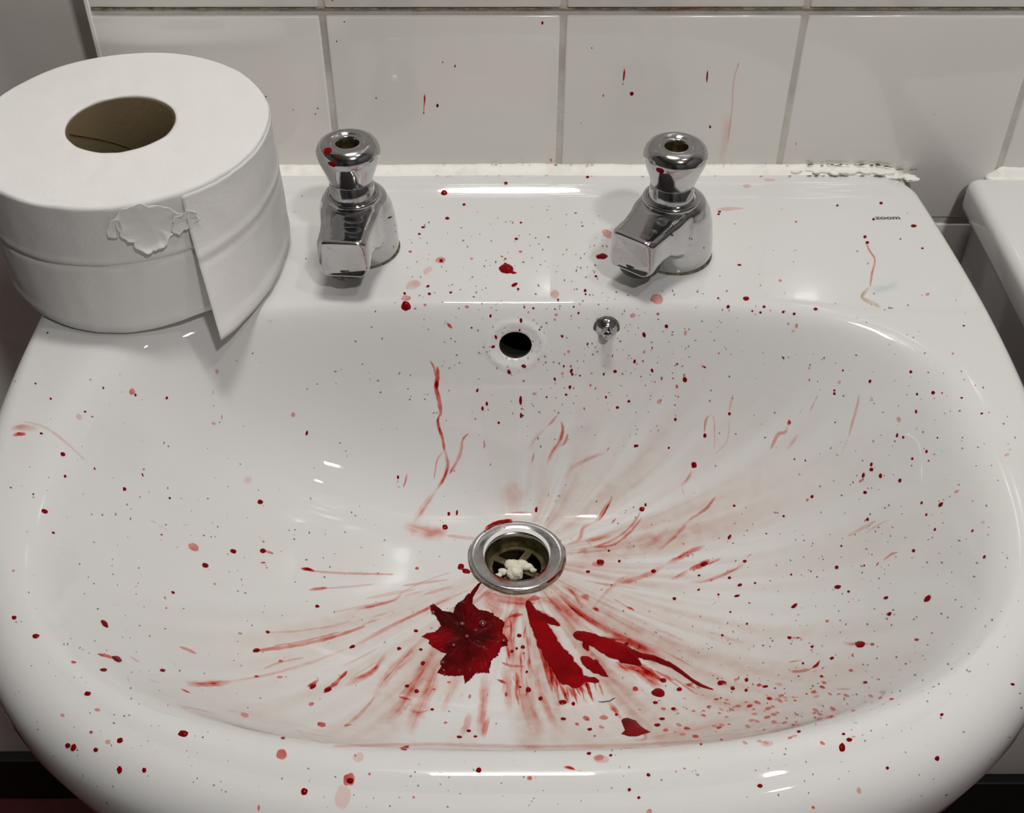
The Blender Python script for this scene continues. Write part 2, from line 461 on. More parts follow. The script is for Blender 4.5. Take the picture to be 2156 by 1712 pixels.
# ------------------------------------------------------------------ waste fitting (drain)
def at_drain(V, z=DZ, tilt=0.06):
    c, s = math.cos(tilt), math.sin(tilt)
    return [(DX+x, DY+y*c-zz*s, z+y*s*0-y*(-s)*0+zz*c+y*(-s)) for x, y, zz in V]
prof = [(.0288, -.004), (.0288, -.0002), (.0278, .0006), (.0262, .0006), (.0235, .0002), (.0212, -.0010), (.0196, -.0016), (.0188, -.0026), (.0184, -.0040)]
v_, f_ = lathe(prof, 96)
flange = mesh_from('waste_flange', at_drain(v_), f_, M['steel'], basin)
flange['label'] = 'steel waste ring with dried blood'
v_, f_ = lathe([(.0184, -.0038), (.0180, -.009), (.0176, -.016), (.0172, -.060)], 96)
mesh_from('waste_pipe', at_drain(v_), f_, M['brass'], basin)
# slotted grid
bm = bmesh.new()
gv, gf = [], []
def ringpts(r, a0, a1, n): return [(r*math.cos(a0+(a1-a0)*k/n), r*math.sin(a0+(a1-a0)*k/n)) for k in range(n+1)]
def strip(p, q, z0, z1):
    b0 = len(gv)
    for (a, b) in zip(p, q):
        gv.extend([(a[0], a[1], z0), (b[0], b[1], z0), (b[0], b[1], z1), (a[0], a[1], z1)])
    for k in range(len(p)-1):
        i, j = b0+4*k, b0+4*k+4
        gf.extend([(i, i+1, j+1, j), (i+1, i+2, j+2, j+1), (i+2, i+3, j+3, j+2), (i+3, i, j, j+3)])
strip(ringpts(.0178, 0, 2*PI, 60), ringpts(.0148, 0, 2*PI, 60), -.0125, -.0145)
strip(ringpts(.0062, 0, 2*PI, 40), ringpts(.0001, 0, 2*PI, 40), -.0125, -.0145)
for k in range(4):
    a = PI/4+.25+k*PI/2
    ca, sa = math.cos(a), math.sin(a)
    p = [(r*ca-.0022*sa, r*sa+.0022*ca) for r in np.linspace(.005, .0155, 6)]
    q = [(r*ca+.0022*sa, r*sa-.0022*ca) for r in np.linspace(.005, .0155, 6)]
    strip(p, q, -.0124, -.0146)
mesh_from('waste_grid', at_drain(gv), gf, M['brass'], basin, False)
# dark grime ring where the flange meets the glaze
v_, f_ = lathe([(.0286, -.0010), (.0293, -.0008), (.0296, -.0022), (.0290, -.004)], 120)
v2 = []
for (x, y, z) in v_:
    a = math.atan2(y, x); k = 1+.022*noise.noise((3*math.cos(a), 3*math.sin(a), 5))+.012*noise.noise((14*math.cos(a), 14*math.sin(a), 2))
    v2.append((x*k, y*k, z))
mesh_from('grime_ring', at_drain(v2), f_, M['rust'], basin)
# pulp lump in the waste
lump = empty('soap_lump', (DX-.0010, DY-.004, DZ-.0115))
tag(lump, 'cream crumbly lump of wet tissue lying on the drain grid', 'lump')
bm = bmesh.new()
for (x, y, z, r, sx, sy) in [(0, -.002, .0015, .0050, 1.05, .9), (-.002, .0045, .0015, .0042, 1.2, .8), (.003, .004, .0015, .0040, 1.1, .8), (.0075, .003, .001, .0026, 1.5, .8), (.0105, .001, .0005, .0019, 1.2, .8), (-.0075, -.0005, .0008, .0026, 1.2, .9), (-.0105, -.003, .0002, .0019, 1.3, .8)]:
    r0 = bmesh.ops.create_icosphere(bm, subdivisions=4, radius=r, matrix=Matrix.Translation((x, y, z)) @ Matrix.Diagonal((sx, sy, .8, 1)))
for v in bm.verts:
    n_ = v.co.normalized()
    v.co += n_*(.0009*noise.noise(v.co*260)+.0005*noise.noise(v.co*700))
lo = from_bm('lump_body', bm, M['gum'], lump)
md = lo.modifiers.new('r', 'REMESH'); md.mode = 'VOXEL'; md.voxel_size = .00035; md.use_smooth_shade = True

# chain stay bolt
def bolt_at(px, py):
    c, n, _, _ = bvh0.ray_cast(CAM, ray_dir(px, py))
    if n.z < 0: n = -n
    return c, n
bc, bn = bolt_at(1277, 692)
v_, f_ = lathe([(.0068, -.003), (.0068, .0002), (.0064, .0008), (.0042, .0030), (.0034, .0034), (.0032, .0042), (.0030, .0090), (.0026, .0096), (0.0, .0097)], 40)
ax_ = (bn*.45+Vector((0, -1, .05))).normalized()
mt = ax_.to_track_quat('Z', 'Y').to_matrix()
stay = empty('chain_stay', (0, 0, 0)); stay.parent = basin
stay['label'] = 'chrome plug chain stud beside the overflow hole'
mesh_from('stud', [tuple(mt @ Vector(v)+bc) for v in v_], f_, M['chrome'], stay)
v_, f_ = lathe([(.0080, -.001), (.0080, .0002), (.0071, .0006), (.0064, .0004)], 40)
mesh_from('washer', [tuple(mt @ Vector(v)+bc) for v in v_], f_, M['grime'], stay)

# printed mark on the deck
def zdeck(x, y):
    h, n, _, _ = bvh0.ray_cast(Vector((x, y, .2)), Vector((0, 0, -1)))
    return h.z if h else 0
fc = bpy.data.curves.new('printed_mark', 'FONT')
fc.body = 'zoom'; fc.size = .0058; fc.extrude = .00002; fc.align_x = 'CENTER'; fc.align_y = 'CENTER'; fc.offset = .00022; fc.space_character = 1.02
to = bpy.data.objects.new('tmp', fc); COL.objects.link(to)
dg = bpy.context.evaluated_depsgraph_get()
tm = bpy.data.meshes.new_from_object(to.evaluated_get(dg)); tm.name = 'printed_mark'
bpy.data.objects.remove(to)
tm.materials.clear(); tm.materials.append(M['ink'])
tx = Vector((0.2448, -.0445, 0))
mk = bpy.data.objects.new('printed_mark', tm); mk.location = (tx.x, tx.y, zdeck(tx.x, tx.y)+.0001); mk.scale = (1.22, 1.0, 1)
link(mk, basin); mk['label'] = 'small grey printed word zoom'

# ------------------------------------------------------------------ silicone sealant
def bead(name, x0, x1, yb, prof_h, n=300, amp=1.0, seed=0):
    V, F = [], []
    for k in range(n):
        x = x0+(x1-x0)*k/(n-1)
        e = min(1, min(k, n-1-k)/5+.15)
        a = 1+amp*.25*noise.noise((x*40, seed, 0))+amp*.12*noise.noise((x*160, seed, 4))
        zb = (zdeck(x, -.003)-.001) if yb is None else yb
        hh = prof_h*a*e; dd = .0098*(1+amp*.10*noise.noise((x*55, seed, 9)))*e
        for t in np.linspace(0, 1, 8):
            y = WY+.001-dd*(1-t)**.9-.001
            z = zb+.0004+hh*t**1.5
            V.append((x, y, z))
        V.append((x, WY+.001, zb+hh)); V.append((x, WY+.001, zb-.003)); V.append((x, WY-dd, zb-.003))
    m_ = 11
    for k in range(n-1):
        for t in range(m_):
            t2 = (t+1) % m_
            F.append((k*m_+t, (k+1)*m_+t, (k+1)*m_+t2, k*m_+t2))
    F.append(tuple(range(m_))); F.append(tuple((n-1)*m_+t for t in range(m_))[::-1])
    return mesh_from(name, V, F, M['caulk'])
caulk = bead('trim_3', -.262, .273, None, .0042, 420, .8, 1); caulk['kind'] = 'structure'
# lumpy end of the bead on the right
bm = bmesh.new()
rr_ = random.Random(5)
for k in range(34):
    x = .19+.083*rr_.random()**.7
    bmesh.ops.create_icosphere(bm, subdivisions=2, radius=rr_.uniform(.0014, .0025), matrix=Matrix.Translation((x, WY-rr_.uniform(.003, .0095), zdeck(min(x, .262), -.003)+rr_.uniform(.0003, .0016))) @ Matrix.Diagonal((1.7, 1, .8, 1)))
lb = from_bm('sealant_lump', bm, M['caulk'], caulk)
md = lb.modifiers.new('r', 'REMESH'); md.mode = 'VOXEL'; md.voxel_size = .0006; md.use_smooth_shade = True
lb['kind'] = 'stuff'
# mould specks along the bead
V, F = [], []
for k in range(150):
    u_ = rr_.random()
    x = (.20+.075*rr_.random()) if k < 90 else rr_.uniform(-.06, .27)
    top = rr_.random() < .6
    y, z = (WY-rr_.uniform(.0006, .0016), None) if top else (WY-rr_.uniform(.0098, .0108), None)
    z = zdeck(min(x, .262), -.003)+(.0042+rr_.uniform(-.0006, .0008) if top else .0009)
    s = rr_.uniform(.0003, .0010)*(1.0 if k < 90 else .6)
    b0 = len(V); nn = 7
    for q in range(nn):
        a = 2*PI*q/nn
        V.append((x+s*2.2*math.cos(a)*rr_.uniform(.6, 1.3), y-.0005-.0002*math.sin(a), z+s*.7*math.sin(a)*rr_.uniform(.6, 1.3)))
    F.append(tuple(range(b0, b0+nn)))
mo = mesh_from('mould_speck', V, F, M['mould'], caulk, False); mo['kind'] = 'stuff'

# ------------------------------------------------------------------ cistern on the right
cis = empty('cistern', (.50, -.09, -.35))
tag(cis, 'white ceramic cistern with a rounded top edge at the right of the washbasin', 'cistern')
def cbox(name, x0, x1, y0, y1, z0, z1, r, seg):
    bm = box_bm(x0-.50, x1-.50, y0+.09, y1+.09, z0+.35, z1+.35, r, seg)
    return from_bm(name, bm, M['ceramic'], cis)
cbox('cistern_lid', .3110, .75, -.19, .006, -.026, .0015, .008, 5)
cbox('cistern_tank', .324, .738, -.178, .006, -.34, -.024, .006, 4)
v_, f_ = lathe([(.014, 0), (.014, .004), (.011, .006), (0, .0062)], 24)
mesh_from('flush_button', [(x+.03, y, z+.3515) for x, y, z in v_], f_, M['chrome'], cis)
c2 = bead('trim_4', .325, .75, -.001, .0068, 200, 1.0, 5); c2['kind'] = 'structure'

# ------------------------------------------------------------------ toilet roll
RX, RY, RR, RH, RZ = -.2290, -.0790, .0850, .0875, .0008
roll = empty('toilet_roll', (RX, RY-.002, RZ+.0032))
roll.rotation_euler = (math.radians(1.9), 0, 0)
tag(roll, 'large white toilet roll standing on end on the left of the washbasin', 'toilet roll')
def cyl_hit(px, py, r=RR):
    d = ray_dir(px, py); ox, oy = CAM.x-RX, CAM.y-RY
    a = d.x**2+d.y**2; b = ox*d.x+oy*d.y; c = ox*ox+oy*oy-r*r
    t = (-b-math.sqrt(max(b*b-a*c, 0)))/a
    p = CAM+d*t
    return math.atan2(p.y-RY, p.x-RX), p.z-RZ
def roll_r(a, z):
    r = RR+.0007*noise.noise((2.2*math.cos(a), 2.2*math.sin(a), z*20))+.00035*noise.noise((9*math.cos(a), 9*math.sin(a), z*50))
    zc = .046+.003*math.sin(a*1.3+1)
    r += -.0016*math.exp(-((z-zc)/.0016)**2)+.0007*math.exp(-((z-zc-.0036)/.002)**2)
    r += .0006*math.exp(-((z-.006)/.003)**2)
    return r
na, nz = 240, 60
a_lift = cyl_hit(430, 655)[0] % (2*PI)
V, F = [], []
for i in range(nz+1):
    z = RH*i/nz
    for k in range(na):
        a = 2*PI*k/na
        r = roll_r(a, z)
        e = min(z, RH-z)
        if e < .0015: r -= .0010*(1-e/.0015)**2
        dl = (a-a_lift+PI) % (2*PI)-PI
        zl = z+.0042*math.exp(-(dl/.30)**2)*max(0, 1-z/.02)
        V.append((r*math.cos(a), r*math.sin(a), zl))
top_base = len(V)
rings = [.083, .08, .075, .07, .065, .06, .055, .05, .045, .04, .036, .033, .0312]
for r in rings:
    for k in range(na):
        a = 2*PI*k/na
        V.append((r*math.cos(a), r*math.sin(a), RH+.0007*noise.noise((r*60, 4*math.cos(a), 4*math.sin(a)))+.0004*noise.noise((r*500, math.cos(a), math.sin(a)))))
for i in range(nz):
    for k in range(na):
        k2 = (k+1) % na
        F.append((i*na+k, i*na+k2, (i+1)*na+k2, (i+1)*na+k))
prev = nz*na
for q in range(len(rings)):
    b0 = top_base+q*na
    for k in range(na):
        k2 = (k+1) % na
        F.append((prev+k, prev+k2, b0+k2, b0+k))
    prev = b0
ib = len(V)
for z in (RH-.001, .0):
    for k in range(na):
        a = 2*PI*k/na; V.append((.0312*math.cos(a), .0312*math.sin(a), z))
for k in range(na):
    k2 = (k+1) % na
    F.append((prev+k, prev+k2, ib+k2, ib+k)); F.append((ib+k, ib+k2, ib+na+k2, ib+na+k))
    F.append((ib+na+k, ib+na+k2, k2, k))
mesh_from('paper_body', V, F, M['paper'], roll)
v_, f_ = lathe([(.0310, .0005), (.0310, RH-.0012), (.0299, RH-.0014), (.0299, .0005), (.0310, .0005)], 96)
tube = mesh_from('cardboard_tube', v_, f_, M['card'], roll)
V, F = [], []
for k in range(90):            # spiral seam of the tube
    t = k/89
    a = 3.3-t*2.9; z = RH-.004-t*.062
    for dz in (0, .0009):
        V.append((.0297*math.cos(a), .0297*math.sin(a), z-dz))
    if k: F.append((2*k-2, 2*k, 2*k+1, 2*k-1))
sm = mesh_from('seam', V, F, M['brass'], tube)
# loose outer sheet with a free perforated edge
a_t, z_t = cyl_hit(392, 436); a_b, z_b = cyl_hit(430, 655)
V, F = [], []
nu, nv = 90, 40
for j in range(nv+1):
    tz = j/nv
    z = .0012+(RH-.0035)*tz
    ae = a_b+(a_t-a_b)*tz+.006*noise.noise((tz*40, 1, 1))
    for i in range(nu+1):
        s = i/nu*2.3
        a = ae+s
        lift = .0235*max(0, 1-s/.95)**1.7*(1-tz)**1.4
        rmin = max(roll_r(a, z), RR-.0003)
        r = rmin+.0002+.0004*(1-tz)+lift+.0002*noise.noise((a*6, z*60, 3))
        zz = z
        if tz > .9: zz = z-.0015*abs(noise.noise((a*9, 4, 4)))
        V.append((r*math.cos(a), r*math.sin(a), zz))
for j in range(nv):
    for i in range(nu):
        q = j*(nu+1)+i
        F.append((q, q+1, q+nu+2, q+nu+1))
ls = mesh_from('loose_sheet', V, F, M['paper'], roll)
md = ls.modifiers.new('s', 'SOLIDIFY'); md.thickness = .00025; md.offset = 1
# torn, curled patch of the outer layers
def patch_on_roll(name, outline, c, lift_fn, seed):
    V, F = [], []
    n = len(outline)*5
    P = []
    for k in range(n):
        t = k/5; i = int(t); f = t-i
        p, q = outline[i % len(outline)], outline[(i+1) % len(outline)]
        x, y = p[0]+(q[0]-p[0])*f, p[1]+(q[1]-p[1])*f
        j = 5*noise.noise((k*.37, seed, 0))+3.5*noise.noise((k*1.3, seed, 3))
        dx_, dy_ = x-c[0], y-c[1]; L_ = math.hypot(dx_, dy_)
        P.append((x+dx_/L_*j, y+dy_/L_*j))
    fr_ = [0.02, .3, .55, .75, .88, .96, 1]
    for f in fr_:
        for (x, y) in P:
            px, py = c[0]+(x-c[0])*f, c[1]+(y-c[1])*f
            a, z = cyl_hit(px, py)
            r = roll_r(a, z)+lift_fn(f, px, py)
            V.append((r*math.cos(a), r*math.sin(a), z))
    for q in range(len(fr_)-1):
        for k in range(n):
            k2 = (k+1) % n
            F.append((q*n+k, q*n+k2, (q+1)*n+k2, (q+1)*n+k))
    F.append(tuple(range(n))[::-1])
    o = mesh_from(name, V, F, M['paper'], roll)
    md = o.modifiers.new('s', 'SOLIDIFY'); md.thickness = .00025
    return o
patch_on_roll('torn_layer', [(262, 428), (300, 420), (345, 424), (380, 440), (402, 446), (396, 462), (375, 474), (362, 486), (350, 505), (325, 516), (300, 516), (282, 500), (264, 488), (250, 470), (246, 450)], (320, 465),
              lambda f, x, y: .0004+(.0030*max(0, (y-455)/55)*f**3 if y > 455 else 0)+.0022*f*f*abs(noise.noise((x*.09, y*.09, 1)))+.0012*noise.noise((x*.035, y*.05, 4))*(1-f), 2)
patch_on_roll('torn_layer', [(238, 452), (256, 446), (262, 470), (250, 488), (232, 486), (230, 470)], (247, 468),
              lambda f, x, y: .0010+.0010*f*f+.001*abs(noise.noise((x*.1, y*.1, 7))), 4)
patch_on_roll('torn_layer', [(368, 446), (392, 432), (412, 436), (416, 450), (396, 468), (376, 482), (362, 474)], (388, 456),
              lambda f, x, y: .0012+.0018*f*f+.0016*abs(noise.noise((x*.13, y*.13, 9))), 6)

# ------------------------------------------------------------------ taps
def make_tap_meshes():
    bm = bmesh.new()
    v_, f_ = lathe([(.0232, .0), (.0238, .004), (.0237, .014), (.0232, .026), (.0220, .036), (.0196, .0430), (.0160, .0470)], 64,
                   off=lambda z: .0100-.0085*(z/.047)**1.6, closed=True)
    v_ = [(x, y if y < .006 else .006+(y-.006)*1.08, z) for x, y, z in v_]
    vs = [bm.verts.new(v) for v in v_]
    for f in f_: bm.faces.new([vs[i] for i in f])
    # spout: lofted rounded rectangles from the body towards -y
    secs = [(.004, .0160, .010, .0450), (-.006, .0184, .012, .0455), (-.013, .0180, .0155, .0446), (-.020, .0164, .0190, .0426), (-.028, .0156, .0195, .0412), (-.036, .0154, .0178, .0408), (-.0420, .0154, .0158, .0408), (-.0450, .0146, .0162, .0398)]
    base = []
    for (y, hw, z0, z1) in secs:
        ring = []
        rc = .0048
        for (cx_, cz_, a0) in ((hw-rc, z1-rc, 0), (-hw+rc, z1-rc, PI/2), (-hw+rc, z0+rc, PI), (hw-rc, z0+rc, 1.5*PI)):
            for q in range(6):
                a = a0+q/5*PI/2
                yy = y
                if y < -.040: yy = y+.004*(abs(cx_+rc*math.cos(a))/hw)**4
                ring.append(bm.verts.new((cx_+rc*math.cos(a), yy, cz_+rc*math.sin(a))))
        base.append(ring)
    n = len(base[0])
    for i in range(len(base)-1):
        for k in range(n):
            k2 = (k+1) % n
            bm.faces.new((base[i][k], base[i][k2], base[i+1][k2], base[i+1][k]))
    bm.faces.new(base[0][::-1]); bm.faces.new(base[-1])
    bmesh.ops.recalc_face_normals(bm, faces=bm.faces[:])
    me = bpy.data.meshes.new('t'); bm.to_mesh(me); bm.free()
    o = bpy.data.objects.new('t', me); COL.objects.link(o)
    r = o.modifiers.new('r', 'REMESH'); r.mode = 'VOXEL'; r.voxel_size = .00055; r.adaptivity = 0; r.use_smooth_shade = True
    s = o.modifiers.new('s', 'SMOOTH'); s.factor = .5; s.iterations = 45
    dg = bpy.context.evaluated_depsgraph_get()
    out = bpy.data.meshes.new_from_object(o.evaluated_get(dg)); out.name = 'tap_body'
    bpy.data.objects.remove(o)
    out.materials.clear(); out.materials.append(M['chrome'])
    out.polygons.foreach_set('use_smooth', [True]*len(out.polygons))
    return out
tap_body_me = make_tap_meshes()
def tap_piece(name, prof, mat, parent, n=72, y0=0, label=None):
    v_, f_ = lathe(prof, n)
    o = mesh_from(name, [(x, y+y0, z) for x, y, z in v_], f_, mat, parent)
    if label: o['label'] = label
    return o
def make_tap(loc, rz, label, nozzle_mat, nlabel):
    t = empty('basin_tap', loc, rz)
    tag(t, label, 'tap', 'pillar taps on the washbasin')
    b = bpy.data.objects.new('tap_body', tap_body_me); link(b, t)
    tap_piece('base_seal', [(.0240, -.0006), (.0243, .0004), (.0232, .0012)], M['rust'], t, y0=.0104)
    tap_piece('collar', [(.0170, .0440), (.0172, .0462), (.0166, .0474), (.0152, .0476), (.0148, .0462), (.0140, .0462), (.0137, .0480), (.0130, .0575), (.0120, .0585)], M['chrome'], t)
    h = tap_piece('tap_handle', [(0.0115, 0.0565), (0.0130, 0.0567), (0.0136, 0.0580), (0.0150, 0.0625), (0.0168, 0.0675), (0.0183, 0.0717), (0.0189, 0.0745), (0.0188, 0.0767), (0.0180, 0.0790), (0.0165, 0.0810), (0.0145, 0.0822), (0.0125, 0.0827), (0.0105, 0.0823), (0.0092, 0.0815), (0.0084, 0.0809), (0.0080, 0.0812), (0.0074, 0.0813), (0.0069, 0.0809), (0.0066, 0.0790)], M['chrome'], t)
    tap_piece('screw_recess', [(.0066, .0800), (.0063, .0740), (.0060, .0730), (.0030, .0728), (.0024, .0742), (0, .0744)], M['brass'], h, 40)
    nz_ = tap_piece('nozzle', [(.0126, .0200), (.0126, .0150), (.0121, .0122), (.0108, .0110), (.0090, .0110), (.0085, .0140), (0, .0140)], nozzle_mat, t, y0=-.0298, label=nlabel)
    return t
tapL = make_tap((-.0985, -.0880, 0), math.radians(-5), 'chrome pillar tap beside the toilet roll, spout pointing straight forward', M['grime'], 'scaly nozzle')
tapR = make_tap((.0930, -.0920, 0), math.radians(-38), 'chrome pillar tap on the right, spout turned towards the drain', M['rubber'], 'black nozzle')

# ------------------------------------------------------------------ surfaces the liquid lies on
dg = bpy.context.evaluated_depsgraph_get()
def bvh_of(objs):
    V, F = [], []
    for o in objs:
        e = o.evaluated_get(dg); me = e.to_mesh(); b0 = len(V)
        mw = o.matrix_world
        V += [mw @ v.co for v in me.vertices]
        F += [[b0+i for i in p.vertices] for p in me.polygons]
        e.to_mesh_clear()
    return BVHTree.FromPolygons(V, F)
bpy.context.view_layer.update()
bv_basin = bvh_of([body, flange])
wall_front_plane = WY
def hit_basin(px, py):
    h, n, _, _ = bv_basin.ray_cast(CAM, ray_dir(px, py))
    if h is None: return None
    if n.dot(ray_dir(px, py)) > 0: n = -n
    return h, n
def hit_wall(px, py):
    d = ray_dir(px, py); t = (WY-CAM.y)/d.y
    return CAM+d*t, Vector((0, -1, 0))
off_i = [0]
def next_off():
    off_i[0] += 1
    return .00010+.000004*(off_i[0] % 40)
def ribbon(pts, den, hit=hit_basin, seed=0, jag=.25, thick=0, parts=9):
    """pts: (x,y,width[,den factor]) in the photograph's frame, dropped on to the surface; returns V,F,den"""
    P = [tuple(p)+((1.0,) if len(p) == 3 else ()) for p in pts]
    S = []
    for i in range(len(P)-1):
        p0 = P[max(i-1, 0)]; p1 = P[i]; p2 = P[i+1]; p3 = P[min(i+2, len(P)-1)]
        L_ = math.hypot(p2[0]-p1[0], p2[1]-p1[1]); n = max(2, int(L_/4))
        for k in range(n):
            t = k/n
            S.append(tuple(.5*((2*p1[c])+(-p0[c]+p2[c])*t+(2*p0[c]-5*p1[c]+4*p2[c]-p3[c])*t*t+(-p0[c]+3*p1[c]-3*p2[c]+p3[c])*t**3) for c in range(4)))
    S.append(P[-1])
    off = next_off()
    V, F, D = [], [], []
    rows = 0
    n = len(S)
    wmax = max(p[2] for p in P)
    soft = wmax >= 9 and den < .52
    us = [-1, -.86, -.72, -.58, -.43, -.28, -.14, 0, .14, .28, .43, .58, .72, .86, 1] if soft else [-1, -.88, -.7, -.4, 0, .4, .7, .88, 1]
    for i, (x, y, w_, dn) in enumerate(S):
        a = S[max(i-1, 0)]; b = S[min(i+1, n-1)]
        tx_, ty_ = b[0]-a[0], b[1]-a[1]; L_ = math.hypot(tx_, ty_) or 1
        nx_, ny_ = -ty_/L_, tx_/L_
        e = min(1, i/2.5, (n-1-i)/2.5)
        e = math.sqrt(max(e, .0))*.9+.1
        e2 = min(1, i/(n*.22+1), (n-1-i)/(n*.3+1)) if soft else 1
        wl = w_*.5*e*(1+jag*noise.noise((x*.09, y*.09, seed))*1.6+jag*.8*noise.noise((x*.3, y*.3, seed+3)))
        wr = w_*.5*e*(1+jag*noise.noise((x*.09, y*.09, seed+9))*1.6+jag*.8*noise.noise((x*.3, y*.3, seed+13)))
        row = []
        for u_ in us:
            ww = wl if u_ < 0 else wr
            h = hit(x+nx_*u_*ww, y+ny_*u_*ww)
            if h is None: row = None; break
            row.append(h)
        if row is None:
            continue
        for u_, (p, nn) in zip(us, row):
            prof_ = (1-abs(u_)**3)
            V.append(p+nn*(off+thick*prof_*e))
            if soft:
                q_ = (1-u_*u_)**1.2*(.12+.88*e2)*(1+.75*noise.noise((u_*wmax*.16, i*.03, seed))+.45*noise.noise((u_*wmax*.45, i*.08, seed+5)))
                D.append(max(0, min(1, den*dn*q_*1.15)))
            else:
                D.append(max(0, min(1, den*dn*min(1, prof_*1.35)*(.25+.75*e))))
        rows += 1
    m_ = len(us)
    for i in range(rows-1):
        for k in range(m_-1):
            q = i*m_+k
            F.append((q, q+1, q+m_+1, q+m_))
    return V, F, D
def blob(cx_, cy_, rx_, ry_, rot, den, hit=hit_basin, seed=0, n=14, jag=.12, thick=.0003, outline=None, soft=False, fracs=None):
    off = next_off()
    V, F, D = [], [], []
    if outline:
        n = len(outline)*8
        P = []
        for k in range(n):
            t = k/8; i = int(t); f = t-i
            p, q = outline[i % len(outline)], outline[(i+1) % len(outline)]
            x, y = p[0]+(q[0]-p[0])*f, p[1]+(q[1]-p[1])*f
            j = 1+.045*noise.noise((k*.45, seed, 0))+.03*noise.noise((k*1.1, seed, 7))
            P.append((cx_+(x-cx_)*j, cy_+(y-cy_)*j))
    else:
        P = []
        c_, s_ = math.cos(rot), math.sin(rot)
        for k in range(n):
            a = 2*PI*k/n
            j = 1+jag*1.8*noise.noise((1.3*math.cos(a), 1.3*math.sin(a), seed*1.7+cx_*.01))
            u_, v_ = rx_*j*math.cos(a), ry_*j*math.sin(a)
            P.append((cx_+u_*c_-v_*s_, cy_+u_*s_+v_*c_))
    fr_ = fracs or ([0, .45, .75, .93, 1] if (rx_ > 3.5 or outline) else [0, .7, 1])
    h0 = hit(cx_, cy_)
    if h0 is None: return [], [], []
    V.append(h0[0]+h0[1]*(off+thick)); D.append(den)
    for f in fr_[1:]:
        for (x, y) in P:
            h = hit(cx_+(x-cx_)*f, cy_+(y-cy_)*f)
            if h is None: return [], [], []
            V.append(h[0]+h[1]*(off+thick*(1-f**3)))
            D.append(den*((1-f**2)*1.0+.0 if soft else (1.0 if f < .99 else .55)))
    for k in range(n):
        F.append((0, 1+k, 1+(k+1) % n))
    for q in range(len(fr_)-2):
        for k in range(n):
            k2 = (k+1) % n
            F.append((1+q*n+k, 1+(q+1)*n+k, 1+(q+1)*n+k2, 1+q*n+k2))
    return V, F, D
def add_film(name, geo, mat, parent):
    V, F, D = geo
    if not F: return None
    # orient faces outward (towards camera side)
    a, b, c = V[F[0][0]], V[F[0][1]], V[F[0][2]]
    if (b-a).cross(c-a).dot(CAM-a) < 0: F = [f[::-1] for f in F]
    return mesh_from(name, V, F, mat, parent, True, {'den': D})
def join_geo(gs):
    V, F, D = [], [], []
    for (v, f, d) in gs:
        b0 = len(V); V += v; D += d; F += [tuple(b0+i for i in q) for q in f]
    return V, F, D

# ------------------------------------------------------------------ diluted wash across the bowl
def wash_patch():
    V, F, D = [], [], []
    na_, nr_ = 360, 70
    for j in range(nr_):
        f = j/(nr_-1)
        for i in range(na_):
            a = -2*PI*i/na_
            c_, s_ = math.cos(a), math.sin(a)
            ii = int(round((a % (2*PI))/(2*PI)*NA)) % NA
            rmax = Rin[ii]*(.93 if s_ > -.3 else .955)
            r = .0292+(min(rmax, .27)-.0292)*f
            h, n, _, _ = bv_basin.ray_cast(Vector((DX+r*c_, DY+r*s_, .2)), Vector((0, 0, -1)))
            if n.z < 0: n = -n
            V.append(h+n*.00006)
            front = max(0, -s_)**1.3
            right = max(0, c_)
            base = .12+.50*front+.42*right+.10*max(0, s_)*math.exp(-f*4)
            aa = a*7
            st = .5+.9*noise.noise((c_*7, s_*7, f*1.3+5))+.7*noise.noise((c_*24, s_*24, f*2))+.35*noise.noise((c_*60, s_*60, f*4))
            fall = math.exp(-f*f*(1.1 if front > .5 else 2.4))*(1-f**10)
            if c_ < -.3 and s_ > -.35: fall *= .25
            D.append(max(0, min(1, base*fall*max(0, st)*.62)))
    for j in range(nr_-1):
        for i in range(na_):
            i2 = (i+1) % na_
            F.append((j*na_+i, j*na_+i2, (j+1)*na_+i2, (j+1)*na_+i))
    return V, F, D
ow = add_film('blood_wash', wash_patch(), M['water'], basin)
ow['kind'] = 'stuff'; ow['label'] = 'pale pink rinse marks running to the drain'

